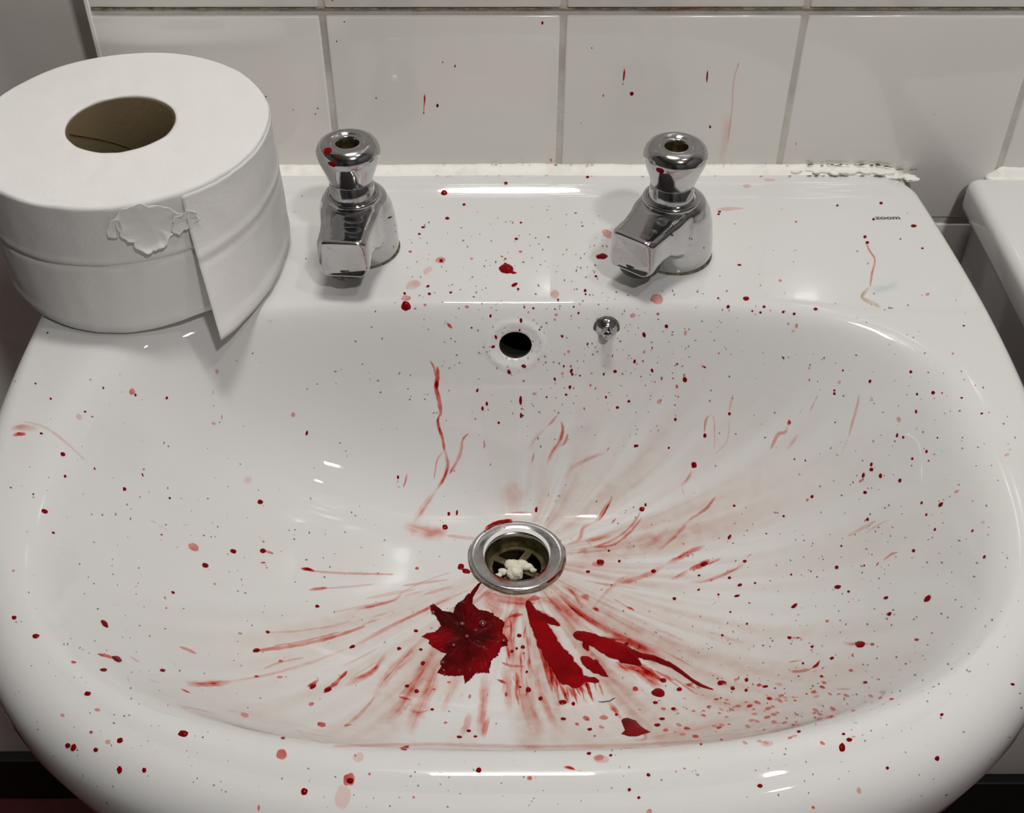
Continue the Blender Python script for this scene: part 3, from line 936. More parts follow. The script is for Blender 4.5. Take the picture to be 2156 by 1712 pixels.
# streaks: width px, density, points
ST = [
 (7, .75, [(632, 1197), (648, 1199), (664, 1203)]), (5, .35, [(655, 1202), (700, 1206), (760, 1208), (830, 1210)]),
 (6, .6, [(650, 1243), (666, 1240), (690, 1238)]), (5, .25, [(680, 1239), (720, 1237), (790, 1230)]),
 (8, .42, [(745, 1285), (790, 1275), (830, 1263), (850, 1243)]), (4, .2, [(850, 1245), (900, 1222), (950, 1205)]),
 (8, .40, [(742, 1362), (770, 1347), (830, 1315), (890, 1287), (960, 1253), (1000, 1238)]),
 (14, .18, [(740, 1368), (800, 1335), (880, 1295), (960, 1262)]),
 (7, .45, [(538, 1371), (560, 1368), (620, 1360), (700, 1342), (770, 1318)]),
 (4, .35, [(575, 1361), (640, 1350), (720, 1330)]), (5, .22, [(560, 1332), (620, 1330), (700, 1318)]),
 (14, .42, [(390, 1436), (412, 1440), (450, 1440), (490, 1434)]), (9, .22, [(470, 1438), (560, 1422), (650, 1397), (740, 1362)]),
 (5, .3, [(552, 1410), (590, 1395), (640, 1385)]),
 (11, .5, [(735, 1434), (780, 1417), (800, 1395), (812, 1375)]), (12, .3, [(725, 1445), (770, 1425), (800, 1400)]),
 (8, .62, [(645, 1447), (658, 1441), (673, 1430)]), (8, .6, [(684, 1453), (705, 1440), (732, 1412)]),
 (24, .30, [(785, 1472), (820, 1420), (860, 1380), (905, 1335)]), (7, .3, [(725, 1531), (760, 1502), (790, 1468)]),
 (30, .34, [(815, 1525), (850, 1480), (890, 1410), (935, 1340)]), (36, .34, [(860, 1548), (880, 1500), (900, 1455), (930, 1385)]),
 (22, .25, [(930, 1500), (955, 1440), (970, 1400)]), (26, .34, [(1010, 1552), (1018, 1480), (1020, 1415)]),
 (14, .42, [(1016, 1556), (1022, 1530), (1030, 1508)]), (20, .36, [(970, 1552), (985, 1520), (988, 1500)]),
 (34, .40, [(1100, 1262), (1080, 1300), (1070, 1330), (1085, 1420)]), (20, .30, [(1100, 1330), (1095, 1400), (1100, 1480), (1120, 1540)]),
 (26, .32, [(1062, 1400), (1068, 1440), (1075, 1500)]), (30, .2, [(1100, 1440), (1120, 1500), (1150, 1550)]),
 (10, .42, [(1140, 1365), (1158, 1420), (1176, 1470)]), (5, .5, [(1128, 1345), (1146, 1400), (1160, 1450), (1163, 1455)]),
 (5, .45, [(1150, 1395), (1172, 1440), (1176, 1442)]), (6, .4, [(1160, 1400), (1180, 1438)]),
 (14, .30, [(1125, 1400), (1140, 1465), (1165, 1520), (1190, 1545)]),
 (30, .48, [(1005, 1242), (1045, 1258), (1100, 1266), (1150, 1262)]), (34, .42, [(1020, 1262), (1040, 1280), (1060, 1300)]),
 (26, .35, [(1130, 1262), (1165, 1270), (1200, 1300), (1240, 1330)]), (36, .34, [(1160, 1255), (1200, 1290), (1230, 1320)]),
 (9, .62, [(1110, 1264), (1125, 1260), (1140, 1259)]), (18, .55, [(1120, 1285), (1150, 1300), (1180, 1318)]),
 (20, .46, [(1175, 1248), (1220, 1290), (1265, 1318), (1320, 1345), (1390, 1375)]), (8, .5, [(1180, 1255), (1210, 1285), (1260, 1320)]),
 (24, .46, [(1255, 1345), (1310, 1350), (1360, 1370), (1400, 1392)]),
 (24, .5, [(1290, 1400), (1340, 1412), (1370, 1435), (1400, 1450)]), (18, .42, [(1320, 1390), (1365, 1412), (1395, 1435)]),
 (10, .45, [(1180, 1232), (1205, 1245), (1222, 1270), (1245, 1282)]), (16, .55, [(1222, 1255), (1234, 1258), (1238, 1268)]),
 (9, .8, [(1246, 1281), (1255, 1283), (1262, 1290)]),
 (4, .35, [(1290, 1260), (1310, 1272), (1325, 1280)]), (6, .6, [(1318, 1278), (1330, 1282), (1336, 1287)]),
 (12, .5, [(1210, 1445), (1222, 1450), (1236, 1462)]), (8, .45, [(1190, 1440), (1196, 1470), (1200, 1480)]), (8, .4, [(1260, 1440), (1268, 1455)]),
 (12, .48, [(1280, 1478), (1290, 1490), (1312, 1518)]),
 (9, .5, [(1290, 1045), (1278, 1066), (1262, 1092), (1245, 1104)]), (9, .42, [(1248, 1102), (1228, 1112), (1220, 1135), (1196, 1146)]),
 (3, .5, [(1283, 1050), (1291, 1043)]),
 (5, .38, [(1350, 1075), (1335, 1100), (1310, 1125), (1280, 1142), (1256, 1150)]), (5, .42, [(1352, 1090), (1325, 1122), (1290, 1148), (1248, 1152)]),
 (9, .36, [(1248, 1152), (1240, 1140), (1262, 1134), (1290, 1128)]), (12, .3, [(1215, 1165), (1235, 1158), (1230, 1172)]),
 (6, .42, [(1506, 1046), (1486, 1072), (1450, 1095)]), (10, .30, [(1455, 1092), (1420, 1130), (1385, 1160)]),
 (12, .5, [(1485, 1150), (1455, 1162), (1430, 1175), (1400, 1190)]), (13, .34, [(1400, 1190), (1370, 1208), (1330, 1222), (1290, 1232)]),
 (8, .5, [(1520, 1174), (1500, 1184), (1478, 1190)]), (11, .6, [(1495, 1178), (1480, 1188), (1450, 1200)]), (9, .38, [(1452, 1200), (1430, 1213), (1410, 1222)]),
 (7, .5, [(1584, 1165), (1572, 1175)]), (9, .34, [(1572, 1178), (1555, 1195), (1525, 1210), (1485, 1224), (1450, 1226)]),
 (16, .26, [(1405, 1118), (1375, 1140), (1340, 1158)]), (10, .22, [(1240, 1290), (1300, 1225), (1340, 1215)]),
 (8, .34, [(1458, 990), (1446, 1012), (1432, 1025)]), (6, .25, [(1436, 1025), (1440, 1045)]),
 (7, .6, [(1284, 941), (1276, 950)]), (12, .26, [(1276, 952), (1240, 965), (1205, 985), (1190, 1010)]),
 (6, .55, [(1181, 886), (1185, 905), (1180, 930)]), (10, .42, [(1184, 905), (1178, 930), (1162, 955), (1152, 980)]), (6, .45, [(1196, 910), (1190, 930), (1180, 940)]),
 (6, .4, [(1174, 874), (1162, 888), (1152, 898)]), (9, .18, [(1152, 898), (1130, 920), (1110, 950)]),
 (5, .42, [(1495, 873), (1486, 885), (1483, 912)]), (3, .28, [(1495, 872), (1504, 885), (1504, 950)]),
 (9, .75, [(1661, 882), (1662, 890), (1658, 896)]), (7, .4, [(1659, 896), (1653, 910), (1640, 913), (1630, 930), (1622, 948)]),
 (10, .22, [(1680, 912), (1668, 932), (1655, 950)]), (5, .45, [(1722, 832), (1716, 845)]), (5, .3, [(1716, 845), (1704, 868)]),
 (5, .3, [(1809, 830), (1804, 858), (1795, 890), (1787, 920)]), (3, .2, [(1787, 920), (1772, 955)]), (5, .28, [(1691, 858), (1682, 875)]),
 (5, .3, [(1544, 828), (1538, 850), (1536, 868)]), (3, .2, [(1536, 880), (1530, 930), (1500, 960)]),
 (5, .45, [(905, 758), (914, 775), (917, 795)]), (9, .55, [(921, 770), (921, 795), (918, 815), (924, 840), (928, 862), (926, 878)]),
 (10, .75, [(921, 798), (919, 812), (920, 822)]), (6, .6, [(926, 872), (922, 886), (924, 900), (932, 925), (936, 950)]),
 (9, .5, [(933, 942), (941, 965), (942, 985), (932, 1012), (916, 1035)]), (13, .32, [(918, 1032), (898, 1060), (882, 1085), (870, 1100)]),
 (3, .4, [(934, 950), (922, 965), (917, 985), (914, 1010)]),
 (6, .55, [(988, 912), (976, 922), (973, 930)]), (7, .36, [(974, 925), (970, 950), (962, 972), (945, 1000)]), (8, .45, [(953, 982), (949, 998)]),
 (40, .28, [(850, 1105), (890, 1118), (940, 1128)]), (26, .36, [(890, 1125), (920, 1120), (945, 1118)]), (12, .25, [(940, 1128), (1000, 1135)]),
 (8, .7, [(940, 678), (946, 685), (954, 692)]), (4, .5, [(939, 672), (934, 686)]), (4, .5, [(1019, 924), (1020, 945)]), (7, .35, [(1016, 945), (1024, 935)]),
 (4, .5, [(1125, 952), (1122, 965), (1119, 975)]), (3, .4, [(841, 1003), (839, 1010)]), (4, .5, [(857, 996), (854, 1012), (848, 1028)]),
 (5, .45, [(1893, 1163), (1875, 1168), (1860, 1182)]), (6, .8, [(1852, 1183), (1844, 1193)]), (3, .3, [(1820, 1125), (1850, 1105), (1875, 1095)]),
 (8, .28, [(1785, 1130), (1820, 1110), (1845, 1097)]), (6, .8, [(1708, 1408), (1720, 1401), (1728, 1390)]), (6, .4, [(1665, 1415), (1690, 1413), (1710, 1408)]),
 (5, .35, [(1660, 1395), (1690, 1390)]), (9, .35, [(1772, 1350), (1790, 1356), (1840, 1356)]),
 (5, .4, [(1660, 1343), (1690, 1344)]), (5, .3, [(1760, 1452), (1792, 1451)]), (5, .5, [(1595, 1440), (1610, 1447), (1618, 1445)]),
 (4, .4, [(316, 1095), (330, 1103)]), (3, .25, [(330, 1103), (356, 1120)]), (6, .45, [(384, 1107), (396, 1104)]),
 (3, .3, [(542, 1130), (562, 1142)]), (7, .65, [(204, 1377), (225, 1382), (240, 1387)]), (6, .45, [(375, 1361), (392, 1367), (415, 1377)]),
 (5, .7, [(380, 1451), (402, 1460)]), (4, .3, [(272, 1382), (295, 1396)]), (5, .2, [(310, 1430), (340, 1440)]),
 (14, .3, [(22, 905), (45, 900), (80, 905)]), (9, .62, [(25, 917), (40, 915), (56, 914)]), (6, .2, [(50, 888), (90, 898), (130, 925), (180, 970)]),
 (5, .6, [(838, 1467), (850, 1470), (866, 1474)]), (9, .4, [(860, 1493), (880, 1500), (910, 1494)]), (5, .5, [(722, 1529), (742, 1526)]),
 (6, .6, [(1045, 1430), (1060, 1437), (1066, 1440)]), (6, .5, [(1055, 1395), (1075, 1402), (1105, 1404)]),
 (7, .6, [(1070, 1300), (1085, 1296), (1102, 1294)]), (8, .55, [(1060, 1322), (1075, 1318)]),
 (9, .8, [(840, 1574), (850, 1577), (862, 1570)]), (7, .8, [(1186, 1615), (1200, 1617), (1212, 1622)]), (5, .3, [(1212, 1622), (1228, 1624)]),
 (8, .35, [(1340, 1515), (1360, 1555), (1330, 1556)]),
 (7, .5, [(1125, 1080), (1128, 1070)]), (4, .6, [(1156, 1035), (1154, 1048)]), (4, .5, [(1213, 1057), (1218, 1052)]), (5, .6, [(1286, 1105), (1298, 1090)]),
 (60, .17, [(1060, 1020), (1080, 1045), (1090, 1075)]), (10, .28, [(1060, 1090), (1090, 1080), (1130, 1085)]), (34, .16, [(1185, 1200), (1240, 1180), (1330, 1180)]),
 (3, .45, [(1480, 1440), (1492, 1452)]), (40, .12, [(1440, 1460), (1520, 1480), (1640, 1490)]), (30, .14, [(1350, 1555), (1450, 1540), (1560, 1510)]),
 (8, .25, [(700, 1572), (900, 1568), (1100, 1572), (1300, 1570), (1480, 1560)]),
]
for i, (w_, dn, pts) in enumerate(ST):
    n = len(pts)
    if dn > .28 and w_ < 16: w_ *= 1.22
    g = ribbon([(x, y, w_*(1 if 0 < k < n-1 else .7)) for k, (x, y) in enumerate(pts)], dn, seed=i)
    add_film('blood_streak', g, M['blood'] if dn > .3 else M['water'] if False else M['blood'], basin)

# fine fringe around the big splashes
rf_ = random.Random(21)
FR = []
for k in range(34):
    t = rf_.random()
    x0, y0 = 1180+70*t+rf_.uniform(-14, 14), 1445-18*t+rf_.uniform(-6, 6)
    L_ = rf_.uniform(14, 46); a = rf_.uniform(1.0, 1.45)
    FR.append((rf_.uniform(3, 7), rf_.uniform(.35, .62), [(x0, y0), (x0+L_*.5*math.cos(a), y0+L_*.5*math.sin(a)), (x0+L_*math.cos(a), y0+L_*math.sin(a))]))
for k in range(26):
    t = rf_.random(); x0, y0 = 1130+45*t+rf_.uniform(-6, 3), 1340+85*t
    L_ = rf_.uniform(25, 70); a = rf_.uniform(1.1, 1.5)
    FR.append((rf_.uniform(3, 7), rf_.uniform(.3, .55), [(x0, y0), (x0+L_*.5*math.cos(a), y0+L_*.5*math.sin(a)), (x0+L_*math.cos(a), y0+L_*math.sin(a))]))
for k in range(30):
    t = rf_.random(); x0, y0 = 1290+150*t, 1385+55*t+rf_.uniform(-8, 8)
    L_ = rf_.uniform(18, 50); a = rf_.uniform(.45, .75)
    FR.append((rf_.uniform(3, 8), rf_.uniform(.3, .6), [(x0, y0), (x0+L_*.5*math.cos(a), y0+L_*.5*math.sin(a)), (x0+L_*math.cos(a), y0+L_*math.sin(a))]))
for k in range(40):
    x0, y0 = rf_.uniform(1060, 1115), rf_.uniform(1290, 1470)
    L_ = rf_.uniform(12, 40); a = rf_.uniform(1.3, 1.8)
    FR.append((rf_.uniform(3, 8), rf_.uniform(.25, .5), [(x0, y0), (x0+L_*.5*math.cos(a), y0+L_*.5*math.sin(a)), (x0+L_*math.cos(a), y0+L_*math.sin(a))]))
for k in range(46):
    a0 = rf_.uniform(.2, 2.95); r0 = rf_.uniform(110, 420)
    x0, y0 = 1095+r0*1.35*math.cos(a0), 1200+r0*.72*math.sin(a0)
    L_ = rf_.uniform(30, 110)*(1 if a0 < 1.2 or a0 > 1.9 else .6)
    x1, y1 = x0-L_*math.cos(a0)*1.2, y0-L_*math.sin(a0)*.62
    if hit_basin(x0, y0) is None or y0 > 1550: continue
    FR.append((rf_.uniform(3, 9), rf_.uniform(.12, .3), [(x0, y0), ((x0+x1)/2+rf_.uniform(-4, 4), (y0+y1)/2), (x1, y1)]))
gg = []
for k, (w_, dn, pts) in enumerate(FR):
    gg.append(ribbon([(x, y, w_*(.6 if q != 1 else 1)) for q, (x, y) in enumerate(pts)], dn, seed=200+k))
V, F, D = join_geo(gg)
o = mesh_from('blood_fringe', V, F, M['blood'], basin, attrs={'den': D}); o['kind'] = 'stuff'

# ------------------------------------------------------------------ large pools
clot_out = [(906, 1275), (913, 1272), (932, 1287), (954, 1290), (961, 1272), (976, 1263), (985, 1250), (996, 1252), (995, 1272), (1008, 1284), (1028, 1287), (1049, 1301), (1063, 1310), (1058, 1331), (1069, 1348), (1069, 1360), (1055, 1363), (1049, 1380), (1034, 1392), (1030, 1417), (1002, 1418), (988, 1433), (979, 1440), (976, 1423), (941, 1424), (920, 1417), (929, 1404), (926, 1394), (940, 1377), (926, 1372), (903, 1357), (903, 1348), (888, 1341), (897, 1334), (915, 1331), (929, 1319), (918, 1299), (906, 1284)]
g1 = blob(985, 1345, 80, 80, 0, .85, outline=clot_out, thick=.00045, seed=3, fracs=[0, .15, .3, .45, .6, .72, .82, .9, .96, 1])
g1[0][:] = [v+Vector((0, 0, .00035*noise.noise(v*240)+.0002*noise.noise(v*600)))*(1 if d > .6 else 0) for v, d in zip(g1[0], g1[2])]
g1[2][:] = [d*(1.0 if noise.noise(v*90) > -.15 else .8) for v, d in zip(g1[0], g1[2])]
g2 = ribbon([(990, 1262, 14), (997, 1248, 10), (1008, 1232, 7), (1014, 1226, 4)], .75, seed=4, thick=.0003)
g3 = ribbon([(930, 1292, 14), (915, 1280, 12), (905, 1276, 7)], .8, seed=5, thick=.0004)
p = add_film('blood_pool', join_geo([g1, g2, g3]), M['clotd'], None)
tag(p, 'dark red star-shaped splat of clotted blood just below the drain', 'blood')
def add_bubbles(par, pts):
    for (x, y, r) in pts:
        h = hit_basin(x, y)
        bm = bmesh.new(); bmesh.ops.create_uvsphere(bm, u_segments=14, v_segments=8, radius=r, matrix=Matrix.Translation(h[0]+h[1]*(.0010+r*.1)) @ Matrix.Diagonal((1, 1, .6, 1)))
        from_bm('bubble', bm, M['clotw'], par)
M['clotw'] = pmat('wet_blood_bubble', (.10, .001, .002), .05, coat=1)
add_bubbles(p, [(1016, 1316, .0022), (973, 1317, .0016), (1060, 1352, .0013), (983, 1343, .0013), (955, 1362, .0011), (912, 1292, .0011), (1002, 1330, .0010), (932, 1398, .0010)])
g = join_geo([
    ribbon([(1110, 1264, 12), (1116, 1280, 18), (1126, 1302, 28), (1142, 1330, 42), (1157, 1360, 46), (1176, 1388, 52), (1196, 1414, 56), (1210, 1434, 48), (1212, 1450, 22)], .80, seed=21, thick=.0006, jag=.12),
    ribbon([(1120, 1285, 12), (1145, 1300, 16), (1165, 1310, 14), (1180, 1318, 6)], .7, seed=22, thick=.0002),
    ribbon([(1222, 1384, 14), (1240, 1396, 26), (1258, 1408, 24), (1272, 1420, 12), (1282, 1426, 4)], .78, seed=23, thick=.0004),
    ribbon([(1205, 1425, 18), (1235, 1430, 14), (1256, 1434, 12), (1262, 1436, 6)], .78, seed=24, thick=.0004)])
p2 = add_film('blood_pool', g, M['clotb'], None)
tag(p2, 'bright red blood streak widening from the drain towards the front, the shorter one', 'blood')
g = join_geo([
    ribbon([(1206, 1337, 12), (1226, 1340, 24), (1256, 1352, 32), (1286, 1366, 40), (1314, 1378, 38), (1336, 1392, 22), (1352, 1402, 6)], .80, seed=31, thick=.0006, jag=.14),
    ribbon([(1290, 1356, 16), (1340, 1378, 15), (1380, 1388, 13), (1412, 1401, 11), (1440, 1420, 8), (1470, 1441, 7), (1503, 1453, 4)], .75, seed=32, thick=.0003),
    ribbon([(1232, 1345, 14), (1234, 1362, 15), (1240, 1372, 8)], .65, seed=33, thick=.0002)])
p3 = add_film('blood_pool', g, M['clotb'], None)
tag(p3, 'long bright red blood streak thinning out to the right below the drain', 'blood')
tri = [(1308, 1518), (1313, 1513), (1322, 1512), (1339, 1518), (1347, 1528), (1357, 1535), (1370, 1542), (1356, 1546), (1341, 1551), (1325, 1551), (1308, 1546), (1316, 1538), (1312, 1528)]
p4 = add_film('blood_pool', blob(1332, 1533, 30, 20, 0, .85, outline=tri, thick=.0005, seed=9), M['clotd'], None)
tag(p4, 'dark triangular blood blot on the bowl wall near the front rim', 'blood')
p5 = add_film('blood_pool', join_geo([blob(1066, 566, 15, 9.5, .05, .85, thick=.0006, seed=5, n=24), ribbon([(1070, 570, 9), (1080, 574, 8), (1089, 575, 5)], .6, seed=3)]), M['clot'], None)
tag(p5, 'oval blood drop with a tail on the deck midway between the two taps', 'blood')

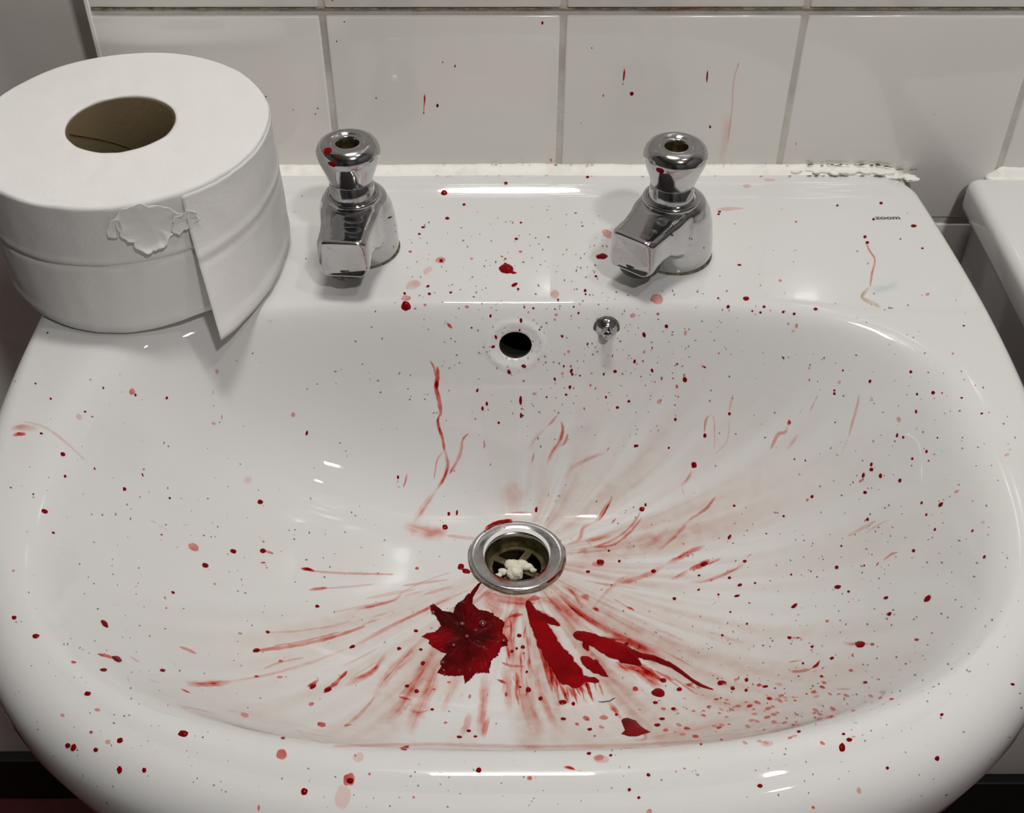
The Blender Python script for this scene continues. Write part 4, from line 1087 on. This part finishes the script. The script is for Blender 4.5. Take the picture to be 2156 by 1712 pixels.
# ------------------------------------------------------------------ individual drops: x y rx ry angle density
DR_ = """875 369 5 3 0 .9;935 406 6.5 6 0 .9;942 460 4.5 3 0 .9;891 479 4 2.2 0 .9;883 493 3 2 0 .9;977 431 3.5 2.5 0 .9;1065 386 4 3 0 .9;1237 373 3.5 2.4 0 .9;1362 374 10 6 0 .35
927 548 11 6 0 .4;929 549 4 3 0 .75;864 530 4 2.5 0 .5;1267 540 12 6 -.1 .9;1282 494 18 7 .5 .35;1255 582 3.5 2.2 0 .9;1097 469 3 2 0 .8;1087 503 4 2.5 0 .7;1096 530 4 2.5 0 .5;1064 545 3 2 0 .6;1064 556 3.5 2.5 0 .75;993 545 3.5 2.5 0 .5
901 603 4 2.5 -.4 .7;904 619 3.5 2.8 0 .65;949 616 3 2.4 0 .75;852 618 3 3 0 .9;855 628 10 6 0 .42;855 645 9.5 10 0 .92;870 600 16 9 -.3 .26;900 570 11 6 -.6 .24;983 646 5 3.2 .2 .45;895 642 3.5 3 0 .55;1083 600 7 3.5 -.4 .7;1091 609 3 2.5 0 .8;1168 620 9 9 0 .32;1175 631 2.5 2 0 .8;1232 612 3 3.5 0 .75;1233 620 2.2 2 0 .7;1383 630 14 10 .1 .45;1571 629 6 4.5 .1 .95;1533 646 3.5 3.5 0 .85;1512 628 2.2 1.8 0 .7
1609 646 3.4 2.6 0 .85;1584 655 2 2 0 .7;1601 658 2.8 2.5 0 .8;1649 657 3 2.6 0 .7;1672 661 3.2 2.6 0 .8;1717 651 4.5 3 0 .65;1677 686 3.5 5.5 0 .5;1670 697 4 3 0 .4;1403 687 3.8 4 0 .9;1385 661 3.5 3 0 .6;1443 701 3.5 6 0 .5;1622 654 2 2 0 .5;1557 558 4.5 2 0 .85;1515 446 3.5 2 0 .7;1535 440 28 4 -.05 .25;1573 392 9 4 0 .25;1620 379 12 3 0 .25;1513 451 3 2 0 .8
1097 675 3 5 -.1 .95;1033 665 2.5 3.5 0 .7;1123 649 2.6 2.4 0 .7;1104 647 2 2 0 .8;1094 695 2 3 0 .8;1136 694 2 2 0 .75;1171 663 3.6 3 0 .5;1168 673 3.5 3 0 .5;1218 659 2.5 2.4 0 .65;1208 646 2 2 0 .7;1333 664 6 5 0 .4;1345 665 2 2 0 .4;1038 730 4 3 -.3 .95;1044 710 2.5 4.5 -.3 .65;1103 771 5 3.5 .3 .9;1072 783 3.5 5 -.4 .75;1086 753 4 2.5 0 .4;1066 754 2 2 0 .6;993 690 2 2 0 .7
1184 708 2.5 3 0 .65;1237 724 2 3 .2 .8;1197 740 3 3.6 0 .55;1189 746 2 2.6 0 .6;1202 771 2.6 3 0 .55;1203 781 3 5 .2 .9;1205 788 2.5 3 0 .8;1187 771 2 2.6 0 .7;1184 786 3 3.5 0 .45;1168 798 2 4 -.3 .85;1200 815 3 4 .2 .8;1208 817 2.2 2.6 0 .6;1243 811 2.4 3.5 .2 .55;1221 791 2 2 0 .7;1271 788 2.4 2.6 0 .75;1295 782 4 3.2 0 .65;1336 761 2.6 4 .2 .9;1356 705 3.6 5.5 -.4 .9;1373 780 2.8 4 -.3 .75;1356 741 3 4 .3 .5;1379 804 2 2 0 .6;1393 797 2.4 4 0 .6;1341 766 2 2 0 .6
1096 843 3 9 0 .8;1097 875 2.5 5 0 .7;1101 875 2 2 0 .8;1025 850 2.6 4.5 0 .9;1016 860 2.6 4.5 0 .85;1005 822 2.5 4 .4 .7;1050 890 2.6 2.6 0 .8;1192 831 3 2.2 0 .7;1151 836 2 2 0 .8;1125 829 5 3 0 .35;1276 836 2.2 3 0 .75;1324 845 3 3 0 .95;1300 858 3.6 2.8 0 .75;1388 845 4.6 6 .6 .4;1320 833 2 2.4 0 .5;1442 799 4.4 6 -.2 .95;1441 790 3.5 5 -.1 .35;1425 814 3 5 0 .55;1422 883 3 3 0 .9;1497 822 2.4 2.4 0 .55;1536 871 3 3.4 0 .95;1426 766 2 2 0 .85;1480 771 3.5 2 .4 .6;1484 773 2.5 1.8 .3 .7;1484 917 3.4 4.4 0 .75
1649 753 3.2 1.8 .6 .85;1704 800 2.2 3 0 .6;1704 775 2 2.6 0 .6;1775 780 2 2 0 .75;1757 822 2.2 2 0 .75;1757 829 2.8 3 0 .95;1832 803 3 4 .2 .97;1836 840 2.4 5 -.4 .4;1767 805 4 4 0 .3;1918 783 3 3.4 .3 .8;1931 830 2.6 3.2 0 .95;1965 827 4 4 0 .97;2025 838 2.8 2 0 .8;2067 871 3.2 2 -.4 .8;2006 745 2.6 2.4 .5 .55;2029 686 2.4 1.8 0 .75;2111 724 4.6 2.6 .3 .5;1929 867 2.8 3.8 0 .9;1893 884 5 6.5 -.3 .35;1902 921 2.6 3 0 .95;1889 917 2.4 5 .2 .65;1974 922 1.8 2 0 .85;1951 951 2.6 3.6 .3 .8;1921 966 2.8 3 0 .85;1930 903 3.2 4 0 .2
1835 978 2.8 4 .3 .9;1835 989 4.4 3.8 .2 .95;1854 1002 3.6 4.6 0 .95;1818 1001 3 5.5 .3 .92;1812 1013 2.5 4.5 .5 .55;1822 1037 4 3.2 0 .97;1895 1012 3.4 4.6 .3 .95;1710 1046 3 4 .6 .7;1700 1053 3 4 .6 .55;1673 967 1.5 2 0 .9;1696 970 1.5 2.5 0 .75;2015 1035 5.5 3 -.5 .45;2120 958 5.5 2.6 -.4 .3;1981 1063 3.4 6 .8 .97;1941 1059 2.4 3 .5 .9;1951 1084 2.2 3 .4 .7;2070 1100 4 4 0 .3;1969 1115 2.4 3.4 .5 .85;2048 1118 2 3 .7 .8;1827 1094 3 3.6 .5 .95;1650 1087 2.5 2.5 0 .75;1637 1080 2 2 0 .6;1536 1131 3.2 5.5 .5 .95;1546 1065 2.8 2.8 0 .9
1461 979 6 7 0 .98;1339 939 5 3 -.2 .65;1408 943 2.6 2.4 0 .65;1352 1072 6 5 0 .9;1359 1063 2.4 4 0 .75;1264 1184 8.5 6 0 .98;1258 1188 12 6 0 .4;1376 1203 5.5 4 0 .75;1238 1204 4.5 3 0 .85;1304 1182 3 3 0 .8;1483 1188 8 4.5 -.3 .92;1568 1182 4 3 0 .85;1536 1217 4 2.6 0 .88;1558 1232 5 3 -.3 .85;1590 1228 2.6 2.2 0 .85;1472 1212 3 2.2 0 .8;1552 1255 6 2.6 -.2 .65;1513 1252 2.6 2.2 0 .85;1471 1242 3.5 2 -.4 .65;1498 1222 3 3 0 .5;1282 1160 2.6 2.2 0 .7;1372 1105 2.4 2 0 .4
1420 1261 4 3.2 0 .9;1538 1289 2.2 2.2 0 .75;1573 1314 2.6 2.2 0 .7;1673 1276 7.5 3.6 -.6 .75;1764 1236 6.5 4.2 -.15 .97;1762 1195 4 3.6 0 .95;1787 1246 3 2.6 0 .8;1820 1191 2 2 0 .75;1924 1160 3.6 3.4 0 .85;2073 1173 2.6 4 .5 .75;1953 1261 8.5 5.5 -.7 .98;1866 1259 5 3 -.3 .65;1873 1293 5 3.4 -.6 .8;1772 1150 2.2 2 0 .8;1742 1308 4.4 3 0 .5;1666 1210 2.4 2.4 0 .75;1811 1357 10 7 0 .97;1837 1357 5 3 0 .6;1795 1380 2.4 4.4 .2 .6;1752 1386 4.4 3 -.5 .7;1662 1343 4.6 3.4 0 .7;1680 1343 3 2.2 0 .6;1710 1362 3.6 2.6 0 .75;1521 1338 3.2 2.4 0 .85
1691 1397 2.6 2.6 0 .9;1730 1424 3 2.6 0 .85;1822 1437 5 2.6 0 .8;1792 1412 5 3 0 .6;1930 1347 5 3 0 .6;2115 1341 2 2 0 .4;2132 1441 4.5 2.6 .3 .75;1983 1505 3.6 3.2 0 .95;1973 1597 5 5 0 .95;1868 1617 3.6 3.2 .3 .85;1773 1574 6.5 9 0 .92;1788 1558 6.5 4 .1 .75;1776 1546 3.6 2.6 0 .7;1682 1541 4.4 2.4 0 .9;1600 1655 5 4.6 0 .9;1712 1700 4 3 .5 .6;1615 1566 13 6 0 .28;1808 1665 5 7 -.3 .35
1519 1438 9 5 0 .92;1430 1452 6 4 0 .85;1543 1450 5 3.6 0 .75;1572 1432 4 4 0 .8;1571 1454 3.6 3 0 .9;1612 1446 6 2.4 -.1 .8;1387 1459 14.5 9.5 .1 .97;1380 1480 5.5 3 0 .9;1418 1493 5 3 0 .85;1397 1433 7 4.5 .2 .85;1338 1451 6 5 .3 .6;1185 1479 8.5 5 0 .92;1207 1482 4 4 0 .7;1186 1514 6 3 .1 .7;1234 1512 8 5 .3 .5;1271 1511 9 5 0 .5;1215 1525 5 3 .4 .6;1242 1536 5.5 3 -.1 .65;1252 1550 3.5 2 0 .6;1298 1505 3.6 2.6 0 .7;1394 1514 6 3 0 .75;1384 1527 6.5 3.4 0 .75;1402 1538 6 3 0 .6;1319 1356 5 3.5 0 .85;1446 1534 7 3 .1 .6;1476 1567 3 2 0 .7
1112 1453 5.5 5.5 0 .9;1138 1471 4.6 4.2 0 .8;1066 1463 3.2 5 .2 .6;1109 1415 2.8 3 0 .8;1093 1339 5 4 0 .7;1101 1363 4.6 4 0 .75;1088 1366 3 3 0 .75;1078 1372 4 3 -.4 .7;1095 1447 3 2 0 .75;970 1194 7 6.5 .2 .98;982 1203 8.5 5 .2 .98;937 1110 6 6 0 .98;945 1082 3 4 0 .75;962 1080 2.2 6 .1 .75;1129 1073 2.8 6 .1 .8;878 1197 4 3 0 .55;876 1329 4.6 3.4 0 .75;840 1366 4.6 3.4 0 .8;886 1368 4 2.8 0 .75;890 1397 4.4 5 .7 .8;857 1445 4.6 3.4 0 .75;877 1456 5 4 0 .8;668 1277 4.6 3 0 .8;945 1437 4 2 0 .6;914 1452 4 2 0 .5;989 1467 3 5 .2 .6;987 1539 4.6 3 0 .75;967 1552 6 3 .1 .8;1001 1551 4 2.4 0 .65;910 1494 4 2.6 0 .7;938 1522 4 2.4 0 .6
742 1362 6.5 3.4 -.4 .7;540 1370 7.5 4.4 -.2 .8;564 1331 4.5 2.8 .2 .75;505 1334 5 2.6 .3 .5;591 1392 5 3 -.2 .55;590 1426 7 2.6 0 .5;655 1483 6.5 4 -.2 .6;659 1446 8 4 -.5 .85;690 1453 8.5 5 -.3 .85;677 1526 10 5 .1 .6;515 1506 10 4.5 .3 .4;540 1425 4.6 2.4 0 .6;596 1554 4.6 2.8 0 .65;432 1191 7 5 .3 .97;491 1161 7 4.5 .3 .85;553 1160 7 4.6 .1 .95;566 1163 10 2.6 .3 .45;407 1152 12 7.5 .5 .5;548 1057 6 4.6 0 .97;554 1185 5 2 0 .6;655 1106 0.5 0.5 0 .5;94 1077 7 4.4 .3 .97;112 1122 3.4 2.4 .4 .8;357 1049 2.6 2.2 .3 .85;364 1248 4 2.6 .4 .8;452 1230 3.5 2.5 .4 .45;347 1259 2.5 4 -.6 .5;30 1301 5 4 -.2 .8;76 1340 7 4.8 -.1 .97;220 1314 9.5 5 .8 .85;246 1388 11 5.5 .45 .98;218 1411 7.5 3.2 0 .88;154 1395 5 3 .2 .6;342 1412 6 3 .2 .65;185 1461 7 4.6 0 .88;28 1202 3 2.6 0 .6;205 1495 6 3.4 .2 .5;132 1506 4.6 4 0 .5;386 1545 10.5 7 .2 .88;253 1559 7 5.5 -.4 .92;192 1542 4 3.4 0 .6;227 1562 6 4.4 -.4 .4;143 1570 5.5 5.5 -.3 .9;155 1574 6 8 .5 .9;202 1579 5 4.4 -.3 .85;252 1621 5.5 7.5 0 .85;304 1622 4.6 5.6 .3 .85;593 1589 12.5 10 0 .52;641 1667 7 7.5 .5 .97;735 1642 12 14 .4 .6;737 1644 7 6 0 .9;722 1678 18 24 .2 .2;755 1595 12 10 0 .2;778 1630 3.5 3 0 .6;871 1679 3.2 3 0 .5;1008 1622 6 5.2 0 .98;1115 1639 5.5 4.4 0 .55;926 1630 4.6 3.4 0 .35;1261 1596 10 6 0 .35;1240 1587 4.6 3 0 .88;1286 1591 3.6 2.6 0 .7;1265 1599 18 9 .1 .25;1325 1663 3.6 3.6 0 .85;1345 1680 3.4 3 0 .7;1365 1632 4 3.4 0 .7;545 1701 3 7 0 .6;1367 1709 6 6 .4 .5
278 825 6.5 7 0 .5;285 832 2.4 3.2 -.3 .98;351 838 2.8 3 0 .97;132 957 5.4 4 .5 .98;107 840 2.6 2 .3 .85;75 808 2.2 2 0 .8;217 817 2 2.8 -.4 .75;190 800 2.6 2.6 0 .4;100 701 2.4 1.8 0 .7;87 913 3.6 2.4 .3 .7;179 867 3 2 .3 .7;166 878 5 6.5 -.5 .3;457 782 3.6 5.6 0 .4;448 826 2.4 6 0 .3;467 878 1.4 6 0 .5;450 892 4.6 3.2 .4 .35;262 1030 3.6 4.4 -.5 .85;137 1003 2.8 3.4 -.4 .7;23 1027 3.2 2 .3 .6;70 1041 2 2 0 .8;300 1000 1.6 4 -.4 .75;199 987 1.6 3 -.5 .8;646 912 2.4 5.5 .2 .95;617 873 5 5 0 .35;522 1011 8.5 8 0 .18;838 1005 2.4 4 0 .85;569 676 5 3 0 .2;480 1025 2 1.6 0 .5"""
drop_parent = basin
cnt = 0
for line in DR_.split('\n'):
    for s in line.split(';'):
        x, y, a, b, r, dn = map(float, s.split())
        n = 12 if max(a, b) < 4 else 18 if max(a, b) < 9 else 28
        pale = dn < .62
        g = blob(x, y, a, b, r, dn if not pale else dn, seed=cnt, n=n, jag=.14, thick=0.00005 if pale else min(.0006, max(a, b)*.00006), soft=False)
        nm = 'blood_drop' if cnt < 292 else 'blood_spot'
        o = add_film(nm, g, M['blood'] if pale else M['clot'], basin)
        cnt += 1
# drops and runs on the tiles
WS = [(5, .85, [(894, 197), (894, 215), (892, 225)]), (3, .85, [(893, 220), (892, 235)]), (5.5, .97, [(892, 232), (892, 242)]),
      (5, .95, [(1315, 143), (1314, 158), (1312, 172)]), (4, .95, [(1312, 172), (1311, 181)]), (4, .9, [(1490, 146), (1489, 160), (1488, 175)]),
      (4, .25, [(1556, 132), (1545, 170), (1541, 230), (1532, 300)]), (4, .5, [(1556, 130), (1552, 142)]), (22, .1, [(1532, 240), (1525, 300), (1518, 345)]),
      (3.5, .8, [(1969, 237), (1965, 245)]), (4, .9, [(1677, 299), (1675, 307)]), (9, .3, [(1345, 22), (1400, 20), (1480, 17), (1560, 14)])]
for i, (w_, dn, pts) in enumerate(WS):
    add_film('blood_run', ribbon([(x, y, w_) for x, y in pts], dn, hit=hit_wall, seed=40+i, jag=.2), M['blood'], wall)
for i, s in enumerate("921 222 2.6 4 0 .9;958 139 1.4 3 0 .8;1142 48 2.2 3.4 0 .9;1330 197 4.2 4 0 .95;1270 201 2.2 2.8 0 .6;1160 337 2.4 4.4 0 .6;1495 267 2 3 0 .85;792 206 1.4 1.6 0 .8;932 131 1.2 1.6 0 .7;1246 101 1.2 1.4 0 .7;617 231 2 1.6 0 .6;664 240 2.2 1.8 0 .6;669 228 1.6 1.4 0 .7;1223 259 1.4 1.4 0 .6;709 87 1.5 1.5 0 .7;560 203 1.6 1.6 0 .8;725 46 1.5 1.5 0 .8;700 1 1.5 1.5 0 .8".split(';')):
    x, y, a, b, r, dn = map(float, s.split())
    add_film('blood_drop', blob(x, y, a, b, r, dn, hit=hit_wall, seed=i, n=12, thick=.0002), M['clot'] if dn > .62 else M['blood'], wall)

# fine speckle over basin (uncountable)
def density(x, y):
    d = .05
    d += 1.2*math.exp(-((x-1180)/260)**2-((y-650)/150)**2)
    d += .9*math.exp(-((x-1250)/300)**2-((y-800)/110)**2)
    d += .5*math.exp(-((x-1000)/260)**2-((y-520)/90)**2)
    d += .9*math.exp(-((x-1750)/260)**2-((y-1440)/110)**2)
    d += .5*math.exp(-((x-1900)/200)**2-((y-1000)/260)**2)
    d += .5*math.exp(-((x-1600)/420)**2-((y-1240)/160)**2)
    d += .35*math.exp(-((x-260)/280)**2-((y-1330)/320)**2)
    d += .30*math.exp(-((x-1000)/900)**2-((y-1650)/60)**2)
    d += .25*math.exp(-((x-700)/300)**2-((y-1150)/160)**2)
    return min(1, d)
rs = random.Random(11)
gs1, gs2, gs3 = [], [], []
tries = 0
while len(gs1)+len(gs2)+len(gs3) < 1350 and tries < 20000:
    tries += 1
    x, y = rs.uniform(5, 2150), rs.uniform(395, 1700)
    if rs.random() > density(x, y)*.9: continue
    if x < 610 and y < 700: continue
    if 660 < x < 850 and y < 590: continue
    if 1280 < x < 1515 and y < 605: continue
    h = hit_basin(x, y)
    if h is None or h[0].z < -.14: continue
    s = rs.choice([.9, 1.1, 1.3, 1.6, 2.0])
    e = rs.uniform(.6, 1.5)
    g = blob(x, y, s*e, s/e, rs.uniform(-.6, .6), .9, seed=tries, n=7, thick=.00006)
    u_ = rs.random()
    (gs1 if u_ < .62 else gs2 if u_ < .86 else gs3).append(g)
V, F, D = join_geo(gs1); o = mesh_from('dirt_speck', V, F, M['speck'], basin); o['kind'] = 'stuff'
V, F, D = join_geo(gs2); o = mesh_from('blood_speck', V, F, M['speckred'], basin); o['kind'] = 'stuff'
V, F, D = join_geo(gs3); D = [.5]*len(V); o = mesh_from('pale_blood_speck', V, F, M['blood'], basin, attrs={'den': D}); o['kind'] = 'stuff'
# crowded little marks at the lower right of the bowl
gs = []
for k in range(110):
    x = 1420+rs.gauss(180, 130); y = 1500+rs.gauss(0, 32)-(x-1500)*.06
    if hit_basin(x, y) is None: continue
    s = rs.uniform(1.8, 4.6)
    gs.append(blob(x, y, s*1.7, s*.8, rs.uniform(-.3, .5), rs.uniform(.3, .62), seed=k, n=9, thick=.00005))
V, F, D = join_geo(gs); o = mesh_from('blood_spatter', V, F, M['blood'], basin, attrs={'den': D}); o['kind'] = 'stuff'
# stains on the deck
for (w_, dn, pts, mt_) in [(5, .45, [(1822, 510), (1832, 530), (1842, 548), (1836, 575), (1832, 605)], 'blood'), (10, .4, [(1832, 605), (1815, 622), (1822, 632), (1850, 645)], 'stain'),
                           (22, .22, [(1830, 612), (1865, 608), (1895, 595)], 'bluestain'), (12, .3, [(1840, 640), (1856, 648)], 'stain')]:
    g = ribbon([(x, y, w_) for x, y in pts], dn, seed=60)
    o = add_film('stain', g, M[mt_], basin)
for i, s in enumerate("1821 499 3.6 3 0 .75;1826 511 4 3 0 .85;1839 462 3 2.4 0 .8;1855 428 3.6 2.8 0 .95;1763 433 2.4 2 0 .9;1924 476 6 3 0 .85;1942 523 3 2 0 .7;1676 467 3 2.2 0 .6;1643 591 4 3 0 .5;1953 620 5 3 -.3 .4;1805 529 3 2 0 .5".split(';')):
    x, y, a, b, r, dn = map(float, s.split())
    add_film('blood_spot', blob(x, y, a, b, r, dn, seed=i, n=12, thick=.0001), M['clot'] if dn > .62 else M['blood'], basin)
# blood on the waste ring
for i, (w_, dn, pts) in enumerate([(11, .85, [(1020, 1116), (1040, 1104), (1062, 1098), (1080, 1097)]), (6, .8, [(1018, 1116), (1024, 1122)]), (20, .45, [(1160, 1190), (1140, 1210), (1110, 1224)]), (20, .4, [(1030, 1205), (1060, 1222), (1090, 1228)]),
                                   (6, .85, [(1190, 1170), (1186, 1195), (1170, 1215), (1150, 1228)]), (4, .7, [(1140, 1120), (1145, 1126)])]):
    add_film('blood_smear', ribbon([(x, y, w_) for x, y in pts], dn, seed=80+i), M['blood'], basin)
# blood on tap handles
bv_l = bvh_of([c for c in tapL.children_recursive if c.type == 'MESH'] )
bv_r = bvh_of([c for c in tapR.children_recursive if c.type == 'MESH'] )
def hit_tap(bv):
    def f(px, py):
        h, n, _, _ = bv.ray_cast(CAM, ray_dir(px, py))
        if h is None: return None
        if n.dot(ray_dir(px, py)) > 0: n = -n
        return h, n
    return f
def on_tap(par, bv, geo_fn):
    V, F, D = geo_fn(hit_tap(bv))
    if not F: return
    im = par.matrix_world.inverted()
    a, b, c = V[F[0][0]], V[F[0][1]], V[F[0][2]]
    if (b-a).cross(c-a).dot(CAM-a) < 0: F = [f[::-1] for f in F]
    mesh_from('blood_drop', [im @ v for v in V], F, M['clot'], par, True, {'den': D})
for (x, y, a, b, r) in [(690, 318, 9, 7, -.5), (699, 346, 9, 4.5, .5), (821, 458, 5, 1.8, -.4)]:
    on_tap(tapL, bv_l, lambda h: blob(x, y, a, b, r, .9, hit=h, n=14, thick=.0001))
on_tap(tapL, bv_l, lambda h: ribbon([(713, 326, 2.5), (709, 334, 3), (701, 341, 2.5)], .8, hit=h, seed=1))
for (x, y, a, b, r) in [(1390, 359, 9, 5, .4), (1415, 495, 3, 2, .4)]:
    on_tap(tapR, bv_r, lambda h: blob(x, y, a, b, r, .9, hit=h, n=14, thick=.0001))

# ------------------------------------------------------------------ hair strands and small bits
def tube(name, pts, r, mat, parent=None):
    V, F = [], []
    n = 6
    for i, p in enumerate(pts):
        t = (pts[min(i+1, len(pts)-1)]-pts[max(i-1, 0)]).normalized()
        u_ = t.cross(Vector((0, 0, 1))).normalized(); v_ = t.cross(u_)
        rr1 = r*(.4 if i in (0, len(pts)-1) else 1)
        for k in range(n):
            a = 2*PI*k/n; V.append(p+(u_*math.cos(a)+v_*math.sin(a))*rr1)
    for i in range(len(pts)-1):
        for k in range(n):
            k2 = (k+1) % n; F.append((i*n+k, i*n+k2, (i+1)*n+k2, (i+1)*n+k))
    return mesh_from(name, V, F, mat, parent)
def on_basin(pts, off):
    out = []
    for (x, y) in pts:
        h, n = hit_basin(x, y); out.append(h+n*off)
    return out
o = tube('hair', on_basin([(1260, 1478), (1268, 1479), (1276, 1478), (1284, 1477), (1290, 1473), (1295, 1470)], .0003), .0003, M['hair'])
tag(o, 'short dark hair stuck in the bowl above the triangular blood blot', 'hair')
# flaked paint on the black skirting
ch = Vector((0, 0, 0)); d = ray_dir(118, 1616); t = (LYW-.015-CAM.y)/d.y; ch = CAM+d*t
V, F = [], []
for k in range(22):
    a = 2*PI*k/22; j = 1+.45*noise.noise((k*1.3, 2, 2))
    V.append((ch.x+.011*j*math.cos(a), LYW-.0148-.0006*(k % 2), ch.z+.012*j*math.sin(a)))
V.append((ch.x, LYW-.0158, ch.z))
F = [(k, (k+1) % 22, 22) for k in range(22)]
o = mesh_from('paint_chip', V, F, M['flake'], bpy.data.objects['baseboard_left'], False)

# ------------------------------------------------------------------ light fittings
def fitting(name, cx_, cy_, sx, sy, z, label):
    t = empty(name, (cx_, cy_, 1.6)); tag(t, label, 'light')
    for (x0, x1, y0, y1) in ((-sx/2-.02, -sx/2, -sy/2-.02, sy/2+.02), (sx/2, sx/2+.02, -sy/2-.02, sy/2+.02), (-sx/2, sx/2, -sy/2-.02, -sy/2), (-sx/2, sx/2, sy/2, sy/2+.02)):
        from_bm('frame', box_bm(x0, x1, y0, y1, z-1.6-.004, 0, .002), M['frame'], t, False)
    from_bm('backplate', box_bm(-sx/2, sx/2, -sy/2, sy/2, z-1.6+.008, 0, 0), M['frame'], t, False)
fitting('ceiling_light', .50, -1.25, .13, .10, 1.575, 'small rectangular ceiling light over the middle of the room')
wl = empty('wall_light', (LX, WY, LZ)); tag(wl, 'long wall light over the washbasin, lamp facing down', 'light')
from_bm('housing', box_bm(-.22, .22, -.15, -.0005, .006, .05, .006), M['frame'], wl, False)
